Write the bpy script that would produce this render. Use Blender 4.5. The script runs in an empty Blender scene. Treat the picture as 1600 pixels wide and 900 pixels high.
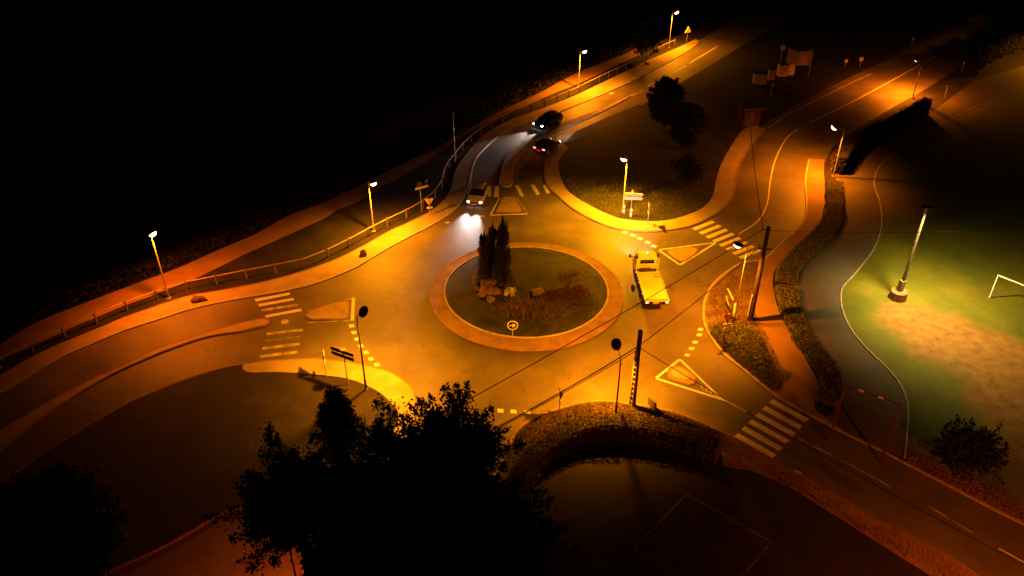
import bpy, math, random
from mathutils import Vector, Matrix
R = math.radians
random.seed(7)
scene = bpy.context.scene
COL = scene.collection

# ------------------------------------------------------------------ camera
CAM_H = 40.0; PITCH = R(33.4); FPX = 1250.0
cam = bpy.data.cameras.new('camera'); camo = bpy.data.objects.new('camera', cam)
COL.objects.link(camo)
camo.location = (0, 0, CAM_H); camo.rotation_euler = (math.pi/2 - PITCH, 0, 0)
cam.sensor_width = 36.0; cam.lens = 36.0*FPX/1600.0
cam.clip_start = 0.5; cam.clip_end = 4000
scene.camera = camo
# ------------------------------------------------------------------ world, moon, exposure
w = bpy.data.worlds.new('World'); scene.world = w; w.use_nodes = True
nt = w.node_tree; bg = nt.nodes['Background']
sky = nt.nodes.new('ShaderNodeTexSky'); sky.sky_type = 'NISHITA'; sky.sun_disc = False
sky.sun_elevation = R(35); sky.sun_rotation = R(200)
nt.links.new(sky.outputs[0], bg.inputs['Color']); bg.inputs['Strength'].default_value = 0.0003
sl = bpy.data.lights.new('moon', 'SUN'); sl.energy = 0.0015; sl.angle = R(0.5); sl.color = (.8, .88, 1)
so = bpy.data.objects.new('moon', sl); COL.objects.link(so); so.rotation_euler = (R(55), 0, R(-20))
scene.view_settings.view_transform = 'Standard'
scene.view_settings.look = 'None'
scene.view_settings.exposure = 0.0
scene.view_settings.gamma = 1.0
scene.view_settings.use_curve_mapping = False
scene.render.resolution_x = 1024; scene.render.resolution_y = 576

# ------------------------------------------------------------------ photo layout -> metres
SP, CP = math.sin(PITCH), math.cos(PITCH)
def G(px, py, z=0.0):
    a = (px-800)/FPX; b = (450-py)/FPX
    d = Vector((a, CP + b*SP, -SP + b*CP))
    t = (z-CAM_H)/d.z
    return Vector((d.x*t, d.y*t, z))
def height_at(base, ty):
    k = (450-ty)/FPX
    return CAM_H + base.y*(k*CP-SP)/(CP+k*SP)
def spline(pts, n=5, closed=False):
    P = [Vector(p) for p in pts]; N = len(P); out = []
    rng = range(N) if closed else range(N-1)
    for i in rng:
        if closed: p0, p1, p2, p3 = P[(i-1) % N], P[i], P[(i+1) % N], P[(i+2) % N]
        else: p0, p1, p2, p3 = P[max(i-1, 0)], P[i], P[i+1], P[min(i+2, N-1)]
        for k in range(n):
            t = k/n
            out.append(0.5*((2*p1)+(p2-p0)*t+(2*p0-5*p1+4*p2-p3)*t*t+(3*p1-p0-3*p2+p3)*t**3))
    if not closed: out.append(P[-1])
    return out
def gp(pts, z=0.0, n=4, closed=False):
    """smooth ground line through points of the survey sketch, in metres"""
    return spline([G(x, y, z) for x, y in pts], n, closed) if n > 1 else [G(x, y, z) for x, y in pts]
def resample(P, step):
    out = [P[0].copy()]; need = step
    for a, b in zip(P, P[1:]):
        L = (b-a).length; pos = 0
        while L-pos >= need:
            pos += need; out.append(a.lerp(b, pos/L)); need = step
        need -= (L-pos)
    return out
def inside(p, poly):
    x, y = p[0], p[1]; c = False; j = len(poly)-1
    for i in range(len(poly)):
        xi, yi = poly[i][0], poly[i][1]; xj, yj = poly[j][0], poly[j][1]
        if (yi > y) != (yj > y) and x < (xj-xi)*(y-yi)/(yj-yi)+xi: c = not c
        j = i
    return c

# ------------------------------------------------------------------ materials
def mat(name, c1, c2=None, rough=.85, scale=1.0, fine=30.0, bump=.0, metal=0.0, big=None, spec=.3, hi=None):
    m = bpy.data.materials.new(name); m.use_nodes = True
    t = m.node_tree; b = t.nodes['Principled BSDF']
    b.inputs['Roughness'].default_value = rough; b.inputs['Metallic'].default_value = metal
    b.inputs['Specular IOR Level'].default_value = spec
    if c2 is None:
        b.inputs['Base Color'].default_value = (*c1, 1)
    if c2 is not None or bump:
        tc = t.nodes.new('ShaderNodeTexCoord')
        n1 = t.nodes.new('ShaderNodeTexNoise'); n1.inputs['Scale'].default_value = scale
        n1.inputs['Detail'].default_value = 6; n1.inputs['Roughness'].default_value = .6
        n2 = t.nodes.new('ShaderNodeTexNoise'); n2.inputs['Scale'].default_value = fine
        n2.inputs['Detail'].default_value = 3
        t.links.new(tc.outputs['Object'], n1.inputs['Vector']); t.links.new(tc.outputs['Object'], n2.inputs['Vector'])
        ad = t.nodes.new('ShaderNodeMath'); ad.operation = 'ADD'
        mu = t.nodes.new('ShaderNodeMath'); mu.operation = 'MULTIPLY'; mu.inputs[1].default_value = .45
        t.links.new(n2.outputs[0], mu.inputs[0]); t.links.new(n1.outputs[0], ad.inputs[0]); t.links.new(mu.outputs[0], ad.inputs[1])
        if c2 is not None:
            r = t.nodes.new('ShaderNodeValToRGB'); r.color_ramp.elements[0].position = .52; r.color_ramp.elements[1].position = .95
            r.color_ramp.elements[0].color = (*c1, 1); r.color_ramp.elements[1].color = (*c2, 1)
            if hi: e = r.color_ramp.elements.new(.72); e.color = (*hi, 1)
            t.links.new(ad.outputs[0], r.inputs[0]); t.links.new(r.outputs[0], b.inputs['Base Color'])
        if bump:
            bp = t.nodes.new('ShaderNodeBump'); bp.inputs['Strength'].default_value = bump; bp.inputs['Distance'].default_value = .05
            t.links.new(n2.outputs[0], bp.inputs['Height']); t.links.new(bp.outputs[0], b.inputs['Normal'])
    return m
def emit(name, col, s):
    m = bpy.data.materials.new(name); m.use_nodes = True; b = m.node_tree.nodes['Principled BSDF']
    b.inputs['Base Color'].default_value = (*col, 1); b.inputs['Emission Color'].default_value = (*col, 1)
    b.inputs['Emission Strength'].default_value = s
    return m
M = {}
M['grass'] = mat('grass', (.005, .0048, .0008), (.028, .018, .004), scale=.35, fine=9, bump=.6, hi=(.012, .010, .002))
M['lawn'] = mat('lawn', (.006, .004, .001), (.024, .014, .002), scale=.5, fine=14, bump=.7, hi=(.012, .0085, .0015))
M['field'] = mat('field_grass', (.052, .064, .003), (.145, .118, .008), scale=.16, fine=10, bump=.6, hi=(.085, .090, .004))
M['dry'] = mat('dry_verge', (.07, .045, .016), (.20, .14, .06), scale=.8, fine=12, bump=.6)
M['brush'] = mat('dark_brush', (.003, .003, .001), (.009, .007, .003), scale=.4, fine=6, bump=.5)
M['paving'] = mat('pavement_asphalt', (.20, .145, .085), (.33, .25, .155), scale=.5, fine=22, bump=.25)
M['redpath'] = mat('red_gravel_path', (.15, .082, .045), (.24, .14, .08), scale=.35, fine=18, bump=.3)
M['slabs'] = mat('ring_concrete', (.14, .082, .05), (.24, .15, .10), scale=.9, fine=16, bump=.3)
M['kerb'] = mat('kerb_concrete', (.22, .18, .13), (.42, .36, .28), scale=2, fine=12, bump=.2)
M['island'] = mat('island_concrete', (.22, .165, .10), (.34, .26, .165), scale=1.2, fine=20, bump=.2)
M['drive'] = mat('driveway_asphalt', (.055, .047, .045), (.105, .088, .082), scale=.15, fine=20, bump=.3, spec=.25)
M['paint'] = mat('road_paint', (.42, .40, .36), (.72, .69, .62), scale=3, fine=25, rough=.6)
M['wornpaint'] = mat('worn_road_paint', (.10, .09, .075), (.50, .46, .40), scale=1.6, fine=9, rough=.7)
M['sand'] = mat('bare_sand', (.25, .165, .10), (.42, .29, .18), scale=.5, fine=10, bump=.5)
M['pole'] = mat('galvanised_steel', (.25, .24, .22), (.40, .38, .35), rough=.5, metal=.3, scale=3, fine=20)
M['darkmetal'] = mat('dark_metal', (.035, .033, .032), (.06, .055, .05), rough=.5, scale=4, fine=20)
M['redsteel'] = mat('red_painted_steel', (.07, .012, .01), (.13, .025, .018), rough=.5, scale=4, fine=20)
M['wood'] = mat('weathered_wood', (.11, .065, .035), (.24, .15, .08), scale=3, fine=20, bump=.4)
M['polewood'] = mat('tarred_pole_wood', (.028, .018, .012), (.07, .042, .026), scale=3, fine=20, bump=.4)
M['concrete'] = mat('concrete', (.30, .26, .20), (.48, .42, .34), scale=2, fine=14, bump=.3)
M['whitepaint'] = mat('white_paint', (.62, .60, .56), (.80, .78, .74), scale=4, fine=30, rough=.5)
M['signwhite'] = mat('sign_white', (.72, .71, .68), rough=.4)
M['signblue'] = mat('sign_blue', (.004, .008, .04), rough=.7, spec=.05)
M['signred'] = mat('sign_red', (.45, .02, .02), rough=.4)
M['signback'] = mat('sign_back', (.06, .055, .05), (.10, .095, .085), rough=.5, metal=.2, scale=5)
M['signyellow'] = mat('sign_yellow', (.65, .42, .04), rough=.4)
M['leaf'] = mat('leaf_dark', (.004, .005, .002), (.016, .017, .005), scale=1.2, fine=8)
M['cypress'] = mat('leaf_cypress', (.012, .016, .006), (.050, .046, .018), scale=2.0, fine=10)
M['hedge'] = mat('leaf_hedge', (.06, .075, .010), (.19, .18, .030), scale=1.4, fine=9)
M['hedgered'] = mat('leaf_rough', (.065, .048, .010), (.18, .125, .03), scale=1.6, fine=9)
M['redleaf'] = mat('leaf_red', (.04, .015, .008), (.09, .035, .015), scale=1.5, fine=9)
M['glowgrass'] = mat('lamp_glow_tuft', (.035, .045, .004), (.11, .11, .012), scale=1.5, fine=10)  # greener, lighter grass with the lamp's glow put into its colour
M['redtuft'] = mat('dry_tuft', (.09, .045, .014), (.30, .17, .06), scale=2, fine=10)
M['straw'] = mat('straw_blades', (.05, .030, .015), (.16, .10, .05), scale=3, fine=12)
M['flower'] = mat('white_blossom', (.45, .40, .26), (.70, .64, .45), scale=4, fine=16)
M['bark'] = mat('bark', (.03, .02, .012), (.07, .05, .03), scale=3, fine=20, bump=.5)
M['rock'] = mat('rock', (.08, .05, .03), (.22, .14, .08), scale=2.2, fine=12, bump=.8, rough=.9)
M['rubber'] = mat('rubber', (.012, .012, .012), rough=.8)
M['rim'] = mat('wheel_rim', (.30, .29, .28), rough=.35, metal=.6)
M['glass'] = mat('car_glass', (.008, .008, .010), rough=.06, spec=.6)
M['carblack'] = mat('black_car_paint', (.010, .010, .014), rough=.16, spec=.6)
M['cargrey'] = mat('grey_car_paint', (.34, .31, .28), rough=.3, metal=.2, spec=.5)
M['cardark'] = mat('dark_car_paint', (.014, .010, .010), rough=.2, spec=.6)
M['chrome'] = mat('chrome_trim', (.6, .6, .6), rough=.2, metal=.9)
M['truckyellow'] = mat('pale_truck_paint', (.62, .66, .20), (.70, .74, .26), rough=.45, scale=1.5, fine=20)
M['truckframe'] = mat('truck_frame', (.05, .03, .02), rough=.6)
M['plate'] = mat('number_plate', (.6, .6, .55), rough=.5)
M['wire'] = mat('cable_black', (.010, .006, .004), rough=.7)
M['bowl'] = emit('sodium_bowl', (1, .62, .22), 14)
M['bowldim'] = emit('sodium_bowl_far', (1, .50, .16), 6)
M['floodglass'] = emit('flood_glass', (1, .92, .62), 12)
M['headlamp'] = emit('headlamp_lens', (.95, .95, 1), 14)
M['taillamp'] = emit('tail_lamp_lens', (1, .10, .06), 7.0)
M['markerlamp'] = emit('marker_lamp', (1, .55, .3), 2.0)
M['render'] = mat('pale_render', (.38, .28, .18), (.6, .46, .3), scale=1.0, fine=12)
M['redwall'] = mat('red_wall', (.045, .008, .005), (.06, .014, .009), scale=1, fine=10)
M['rooftile'] = mat('roof_tile', (.05, .03, .022), (.09, .055, .04), scale=3, fine=9)
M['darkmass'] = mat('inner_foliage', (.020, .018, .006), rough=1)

# road asphalt with worn wheel tracks around the ring
RC_far, RC_near = G(822, 381), G(822, 548.5)
RC = Vector(((G(671, 463).x+G(974, 463).x)/2, (RC_far.y+RC_near.y)/2, 0)); RR = (RC_far.y-RC_near.y)/2
def asphalt():
    m = mat('road_asphalt', (.058, .047, .037), (.138, .112, .086), rough=.6, scale=.22, fine=26, bump=.35, spec=.35, hi=(.094, .077, .060))
    t = m.node_tree; b = t.nodes['Principled BSDF']
    tc = t.nodes.new('ShaderNodeTexCoord')
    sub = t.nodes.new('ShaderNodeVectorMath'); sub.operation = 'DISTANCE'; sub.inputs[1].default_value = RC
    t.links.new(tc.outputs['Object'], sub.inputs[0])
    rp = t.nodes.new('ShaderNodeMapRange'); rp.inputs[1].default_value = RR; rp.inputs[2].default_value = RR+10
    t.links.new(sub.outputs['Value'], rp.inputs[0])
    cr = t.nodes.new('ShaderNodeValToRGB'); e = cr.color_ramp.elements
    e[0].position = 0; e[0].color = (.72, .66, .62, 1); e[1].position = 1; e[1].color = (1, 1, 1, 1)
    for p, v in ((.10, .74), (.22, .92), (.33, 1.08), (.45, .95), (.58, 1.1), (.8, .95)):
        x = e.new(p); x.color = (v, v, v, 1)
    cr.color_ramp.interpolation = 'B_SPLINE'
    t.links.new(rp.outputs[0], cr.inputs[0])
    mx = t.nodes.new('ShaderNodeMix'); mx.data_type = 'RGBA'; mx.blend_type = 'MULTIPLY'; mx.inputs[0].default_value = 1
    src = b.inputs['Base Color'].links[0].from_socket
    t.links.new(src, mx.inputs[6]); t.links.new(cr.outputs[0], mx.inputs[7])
    # cracks and patches
    vo = t.nodes.new('ShaderNodeTexVoronoi'); vo.feature = 'DISTANCE_TO_EDGE'; vo.inputs['Scale'].default_value = .16
    nz = t.nodes.new('ShaderNodeTexNoise'); nz.inputs['Scale'].default_value = .6
    t.links.new(tc.outputs['Object'], nz.inputs['Vector'])
    ma = t.nodes.new('ShaderNodeVectorMath'); ma.operation = 'MULTIPLY_ADD'; ma.inputs[1].default_value = (3, 3, 0)
    t.links.new(nz.outputs['Color'], ma.inputs[0]); t.links.new(tc.outputs['Object'], ma.inputs[2]); t.links.new(ma.outputs[0], vo.inputs['Vector'])
    c2 = t.nodes.new('ShaderNodeValToRGB'); c2.color_ramp.elements[0].color = (.75, .73, .71, 1); c2.color_ramp.elements[1].position = .012
    t.links.new(vo.outputs['Distance'], c2.inputs[0])
    m2 = t.nodes.new('ShaderNodeMix'); m2.data_type = 'RGBA'; m2.blend_type = 'MULTIPLY'; m2.inputs[0].default_value = 1
    t.links.new(mx.outputs[2], m2.inputs[6]); t.links.new(c2.outputs[0], m2.inputs[7]); t.links.new(m2.outputs[2], b.inputs['Base Color'])
    return m
M['asphalt'] = asphalt()

# ------------------------------------------------------------------ mesh helpers
class MB:
    def __init__(s): s.v = []; s.f = []
    def add(s, v, f):
        o = len(s.v); s.v += [tuple(x) for x in v]; s.f += [tuple(i+o for i in q) for q in f]; return s
    def box(s, c, d, rz=0, rot=None):
        c = Vector(c); d = Vector(d)/2; m = rot if rot is not None else Matrix.Rotation(rz, 3, 'Z')
        v = [c+m@Vector((x*d.x, y*d.y, z*d.z)) for z in (-1, 1) for y in (-1, 1) for x in (-1, 1)]
        return s.add(v, [(0, 2, 3, 1), (4, 5, 7, 6), (0, 1, 5, 4), (2, 6, 7, 3), (0, 4, 6, 2), (1, 3, 7, 5)])
    def tube(s, p, r, n=8, cap=True):
        p = [Vector(x) for x in p]; rr = r if isinstance(r, (list, tuple)) else [r]*len(p); v = []; f = []
        for i, q in enumerate(p):
            d = (p[min(i+1, len(p)-1)]-p[max(i-1, 0)]).normalized()
            a = Vector((0, 0, 1)) if abs(d.z) < .9 else Vector((1, 0, 0))
            u = d.cross(a).normalized(); w_ = d.cross(u)
            for k in range(n):
                t = 2*math.pi*k/n; v.append(q+(u*math.cos(t)+w_*math.sin(t))*rr[i])
        for i in range(len(p)-1):
            for k in range(n):
                a = i*n+k; b = i*n+(k+1) % n; f.append((a, b, b+n, a+n))
        if cap: f.append(tuple(range(n))[::-1]); f.append(tuple(range((len(p)-1)*n, len(p)*n)))
        return s.add(v, f)
    def lathe(s, c, prof, n=16, ax=None, sq=(1, 1)):
        c = Vector(c); m = ax if ax is not None else Matrix.Identity(3); v = []; f = []
        for r, z in prof:
            for k in range(n):
                t = 2*math.pi*k/n; v.append(c+m@Vector((r*math.cos(t)*sq[0], r*math.sin(t)*sq[1], z)))
        for i in range(len(prof)-1):
            for k in range(n):
                a = i*n+k; b = i*n+(k+1) % n; f.append((a, b, b+n, a+n))
        f.append(tuple(range(n))[::-1]); f.append(tuple(range((len(prof)-1)*n, len(prof)*n)))
        return s.add(v, f)
    def prism(s, poly, z0, z1, top_only=False):
        n = len(poly); area = sum(poly[i][0]*poly[(i+1) % n][1]-poly[(i+1) % n][0]*poly[i][1] for i in range(n))
        if area < 0: poly = poly[::-1]
        v = [(p[0], p[1], z1) for p in poly]
        from mathutils.geometry import tessellate_polygon
        tri = tessellate_polygon([[Vector((p[0], p[1], 0)) for p in poly]])
        f = []
        for a, b, c in tri:
            pa, pb, pc = poly[a], poly[b], poly[c]
            cr = (pb[0]-pa[0])*(pc[1]-pa[1])-(pb[1]-pa[1])*(pc[0]-pa[0])
            f.append((a, b, c) if cr > 0 else (a, c, b))
        if not top_only:
            v += [(p[0], p[1], z0) for p in poly]
            for i in range(n):
                j = (i+1) % n; f.append((i, i+n, j+n, j))
        return s.add(v, f)
    def ribbon(s, P, wd, z0, z1, closed=False, off=0.0):
        """solid strip along a line"""
        n = len(P); L = []; Rr = []
        for i, p in enumerate(P):
            a = P[(i-1) % n] if closed or i > 0 else P[i]; b = P[(i+1) % n] if closed or i < n-1 else P[i]
            d = Vector((b[0]-a[0], b[1]-a[1], 0))
            if d.length < 1e-6: d = Vector((1, 0, 0))
            d.normalize(); nn = Vector((-d.y, d.x, 0))
            L.append(Vector((p[0], p[1], 0))+nn*(wd/2+off)); Rr.append(Vector((p[0], p[1], 0))-nn*(wd/2-off))
        v = []; f = []
        for l, r in zip(L, Rr): v += [(l.x, l.y, z1), (r.x, r.y, z1), (r.x, r.y, z0), (l.x, l.y, z0)]
        m = n if closed else n-1
        for i in range(m):
            a = 4*i; b = 4*((i+1) % n)
            f += [(a, a+1, b+1, b), (a+1, a+2, b+2, b+1), (a+3, a, b, b+3)]
        if not closed: f += [(0, 3, 2, 1), (4*n-4, 4*n-3, 4*n-2, 4*n-1)]
        return s.add(v, f)
    def ico(s, c, r, noise=.25, flat=1.0, sub=2, seed=0):
        import bmesh
        b = bmesh.new(); bmesh.ops.create_icosphere(b, subdivisions=sub, radius=1)
        rnd = random.Random(seed); ph = [rnd.uniform(0, 6) for _ in range(6)]
        v = []
        for x in b.verts:
            q = x.co; k = 1+noise*(math.sin(q.x*3+ph[0])*math.sin(q.y*3.3+ph[1])+.6*math.sin(q.z*5+ph[2]+q.x*4)+rnd.uniform(-.35, .35))
            v.append((c[0]+q.x*r[0]*k, c[1]+q.y*r[1]*k, c[2]+q.z*r[2]*k))
        f = [tuple(y.index for y in x.verts) for x in b.faces]; b.free()
        return s.add(v, f)
    def leaf(s, c, size, rnd, up=0.0, asp=.6):
        d = Vector((rnd.gauss(0, 1), rnd.gauss(0, 1), rnd.gauss(0, 1)+up))
        if d.length < 1e-3: d = Vector((0, 0, 1))
        d.normalize(); e = Vector((rnd.gauss(0, 1), rnd.gauss(0, 1), rnd.gauss(0, 1))).cross(d)
        if e.length < 1e-3: e = Vector((1, 0, 0))
        e.normalize(); c = Vector(c); a = d*size*.5; b_ = e*size*asp*.5
        o = len(s.v); s.v += [tuple(c-a), tuple(c+b_), tuple(c+a), tuple(c-b_)]; s.f.append((o, o+1, o+2, o+3))
    def build(s, name, m, parent=None, smooth=False, bevel=0, loc=None, rz=0):
        me = bpy.data.meshes.new(name); me.from_pydata(s.v, [], s.f); me.materials.append(m)
        if smooth: me.polygons.foreach_set('use_smooth', [True]*len(me.polygons))
        me.update(); o = bpy.data.objects.new(name, me); COL.objects.link(o)
        if bevel:
            b = o.modifiers.new('bevel', 'BEVEL'); b.width = bevel; b.segments = 2; b.limit_method = 'ANGLE'
        if parent: o.parent = parent
        if loc is not None: o.location = loc
        if rz: o.rotation_euler.z = rz
        return o
def tag(o, label=None, cat=None, group=None, kind=None):
    if label: o['label'] = label
    if cat: o['category'] = cat
    if group: o['group'] = group
    if kind: o['kind'] = kind
    return o
def thing(name, loc, label, cat, group=None, rz=0):
    o = bpy.data.objects.new(name, None); COL.objects.link(o); o.empty_display_size = .3
    o.location = loc; o.rotation_euler.z = rz
    return tag(o, label, cat, group)
def copy_tree(o, parent=None):
    c = o.copy(); COL.objects.link(c)
    if parent: c.parent = parent
    for ch in list(o.children): copy_tree(ch, c)
    return c
def struct(name, mb, m, cat=None): return tag(mb.build(name, m), kind='structure')

# ================================================================== GROUND
path_up = [(-80, 590), (0, 540), (22, 524), (65, 501), (112, 482), (162, 463), (225, 439), (262, 426), (300, 410), (337, 393), (400, 366), (450, 338), (505, 317), (550, 297), (612, 265), (650, 247), (700, 222), (775, 178), (840, 147), (900, 115), (960, 92), (1000, 74)]
path_dn = [(-80, 622), (0, 566), (40, 547), (80, 529), (118, 511), (158, 494), (194, 479), (231, 466), (265, 452), (302, 438), (350, 415), (382, 399), (425, 380), (475, 357), (512, 340), (530, 328), (562, 315), (600, 293), (650, 268), (687, 243), (725, 213), (775, 187), (825, 165), (870, 145), (905, 131), (960, 105), (1000, 86)]
PU = gp(path_up); edge = [Vector((p.x, p.y)) for p in PU]
def edge_dist(x, y):
    best = 1e9; side = 0; q = Vector((x, y))
    for a, b in zip(edge, edge[1:]):
        d = b-a; t = max(0, min(1, (q-a).dot(d)/d.length_squared)); c = a+d*t; L = (q-c).length
        if L < best: best = L; side = d.x*(y-a.y)-d.y*(x-a.x)
    return best if side > 0 else -best
def terrain():
    xs = [-1500, -800, -400, -250]+list(range(-180, 181, 4))+[250, 400, 800, 1500]
    ys = [-600, -200, -60]+list(range(-20, 261, 4))+[320, 500, 900, 2000]
    v = []; f = []
    for y in ys:
        for x in xs:
            z = 0.0
            if y > 10 and x < 120:
                d = edge_dist(x, y)
                if d > 1.5: z = -min((d-1.5)*.45, 9.0)
            v.append((x, y, z))
    n = len(xs)
    for j in range(len(ys)-1):
        for i in range(n-1): a = j*n+i; f.append((a, a+1, a+n+1, a+n))
    mb = MB(); mb.add(v, f); return mb
struct('ground', terrain(), M['grass'])
# ground cover on the embankment beyond the path
rb = random.Random(3); mb = MB()
for _ in range(9000):
    i = rb.randrange(len(PU)-1); p = PU[i].lerp(PU[i+1], rb.random()); q = (PU[i+1]-PU[i]); nrm = Vector((-q.y, q.x, 0)).normalized()
    d = rb.uniform(.2, 9); c = p+nrm*d; mb.leaf((c.x, c.y, -max(0, d-1.5)*.45+rb.uniform(.05, .5)), rb.uniform(.3, .7), rb, .4)
tag(mb.build('undergrowth', M['brush']), 'dark undergrowth on the bank beyond the red path', 'undergrowth', kind='stuff')

# the riverside path, as a solid strip
mb = MB(); mb.prism(PU+gp(path_dn)[::-1], -.6, .05); struct('path', mb, M['redpath'])

kerb_W = [(-80, 655), (0, 614), (50, 585), (100, 557), (160, 531), (200, 515), (250, 499), (300, 483), (350, 472), (400, 463), (450, 454), (500, 441), (550, 421), (575, 407), (612, 385), (650, 365), (682, 348), (708, 330), (721, 315), (728, 300), (733, 285), (736, 270), (741, 253), (752, 237), (775, 216), (800, 202), (835, 190), (870, 177), (910, 161), (950, 144), (1000, 121), (1040, 100), (1065, 86), (1084, 73), (1092, 66)]
side_in = [(1087, 62), (1062, 74), (1037, 85), (1000, 101), (950, 126), (925, 138), (900, 150), (875, 160), (837, 174), (800, 187), (775, 200), (750, 217), (725, 247), (711, 270), (705, 297), (692, 316), (670, 333), (637, 350), (612, 361), (587, 375), (562, 389), (525, 407), (475, 425), (425, 439), (400, 445), (337, 457), (300, 463), (262, 474), (225, 487), (190, 499), (162, 511), (118, 529), (80, 545), (40, 565), (0, 588), (-80, 632)]
KW = gp(kerb_W); SI = gp(side_in)
# verge between path and pavement
mb = MB(); mb.prism(gp(path_dn)[:]+gp([(1030, 72), (1062, 58), (1087, 60)])+SI, -.1, .10)
struct('verge', mb, M['grass'])
mb = MB(); mb.prism(KW+SI, -.1, .12); struct('pavement', mb, M['paving'])
def kerb(P, closed=False, wd=.2, z=.135, name='kerb', m='kerb'):
    mb = MB(); mb.ribbon(P, wd, -.05, z, closed); return struct(name, mb, M[m])
kerb(KW)
# thin concrete edging between pavement and verge (left part only)
mb = MB(); mb.ribbon(gp(side_in[12:30]), .12, 0, .145); struct('kerb', mb, M['slabs'])

# road network, one sheet
road = [(-200, 870), (-80, 660), (0, 600), (50, 578), (100, 550), (160, 524), (250, 493), (350, 466), (450, 449), (500, 434), (550, 415), (612, 378), (650, 359), (690, 335), (712, 315), (722, 285), (728, 262), (740, 240), (765, 214), (800, 196), (870, 170), (950, 138), (1000, 115), (1040, 94), (1062, 82), (1085, 68), (1105, 55), (1150, 28), (1220, -20),
        (1330, -20), (1230, 32), (1162, 70), (1125, 93), (1075, 123), (1000, 163), (950, 183), (900, 205), (880, 225), (870, 245), (868, 270), (880, 300), (905, 322), (935, 340), (990, 352), (1050, 349), (1095, 335), (1120, 315), (1136, 290), (1145, 262), (1160, 232), (1178, 208), (1200, 190), (1235, 168), (1275, 147), (1325, 122), (1370, 101), (1440, 68), (1500, 40), (1560, 12), (1660, -25),
        (1700, 10), (1640, 30), (1600, 48), (1547, 76), (1522, 94), (1495, 109), (1430, 149), (1407, 161), (1340, 201), (1300, 232), (1290, 251), (1280, 290), (1275, 330), (1240, 368), (1200, 400), (1150, 425), (1115, 470), (1112, 510), (1145, 560), (1185, 590), (1230, 622), (1265, 645), (1312, 670), (1375, 701), (1417, 722), (1500, 766), (1550, 792), (1600, 816), (1720, 880),
        (1800, 1010), (1640, 950), (1540, 915), (1425, 855), (1355, 817), (1287, 777), (1245, 755), (1200, 730), (1140, 697), (1100, 672), (1050, 655), (980, 640), (900, 645), (850, 660), (815, 685), (790, 720), (760, 775), (700, 850), (600, 930), (450, 1010), (250, 1060), (40, 1000), (160, 902), (240, 864), (300, 832), (360, 800), (470, 780), (560, 745), (605, 705), (628, 660), (625, 630), (600, 598), (550, 580), (475, 570), (400, 572), (300, 597), (250, 616), (200, 638), (130, 678), (60, 722), (0, 768), (-100, 850)]
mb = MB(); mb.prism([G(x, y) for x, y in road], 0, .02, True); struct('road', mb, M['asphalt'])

# --- central island
def circle(c, r, n=96, sq=1.0): return [Vector((c.x+r*math.cos(2*math.pi*k/n), c.y+r*sq*math.sin(2*math.pi*k/n), 0)) for k in range(n)]
mb = MB(); mb.prism(circle(RC, RR), 0, .14); struct('roundabout_apron', mb, M['slabs'])
mb = MB(); mb.ribbon(circle(RC, RR-.05), .22, 0, .155, True); struct('kerb', mb, M['slabs'])
ri_far, ri_near = G(822, 389), G(822, 529.5); RI = (ri_far.y-ri_near.y)/2; RIC = Vector((RC.x, (ri_far.y+ri_near.y)/2, 0))
mb = MB(); ring = 10; v = []; f = []
for j in range(ring+1):
    rr = RI*j/ring
    for k in range(64): t = 2*math.pi*k/64; v.append((RIC.x+rr*math.cos(t), RIC.y+rr*math.sin(t), .17+.45*(1-(j/ring)**2)))
for j in range(ring):
    for k in range(64): a = j*64+k; b = j*64+(k+1) % 64; f.append((a, a+64, b+64, b))
mb.add(v, f); mb.ribbon(circle(RIC, RI), .04, .1, .172, True)
struct('island_lawn', mb, mat('island_grass', (.009, .012, .001), (.045, .036, .005), scale=.7, fine=9, bump=.7, hi=(.020, .022, .002)))
mb = MB(); mb.ribbon(circle(RIC, RI+.06), .14, .1, .21, True); struct('kerb', mb, M['kerb'])
def lawn_z(x, y):
    d = (Vector((x, y, 0))-RIC).length/RI; return .17+.45*max(0, 1-d*d)

# --- south-west median
med = [(-40, 715), (0, 676), (47, 647), (100, 617), (150, 592), (200, 570), (235, 552), (275, 537), (325, 521), (375, 507), (400, 501), (414, 500), (421, 504), (414, 510), (400, 513), (375, 519), (325, 527), (275, 543), (225, 563), (175, 586), (125, 615), (87, 640), (42, 672), (0, 705), (-40, 738)]
P = gp(med, 0, 4, True); mb = MB(); mb.prism(P, 0, .14); struct('traffic_island', mb, M['island']); kerb(P, True, .12, .15, m='slabs')
# --- north-west median
med2 = [(781, 290), (783, 272), (790, 250), (808, 228), (836, 211), (868, 197), (902, 185), (935, 173), (965, 160), (985, 151), (937, 177), (900, 193), (860, 209), (831, 225), (812, 243), (801, 264), (799, 290)]
P = gp(med2, 0, 4, True); mb = MB(); mb.prism(P, 0, .13); struct('traffic_island', mb, M['paving']); kerb(P, True, .12, .145)

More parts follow.
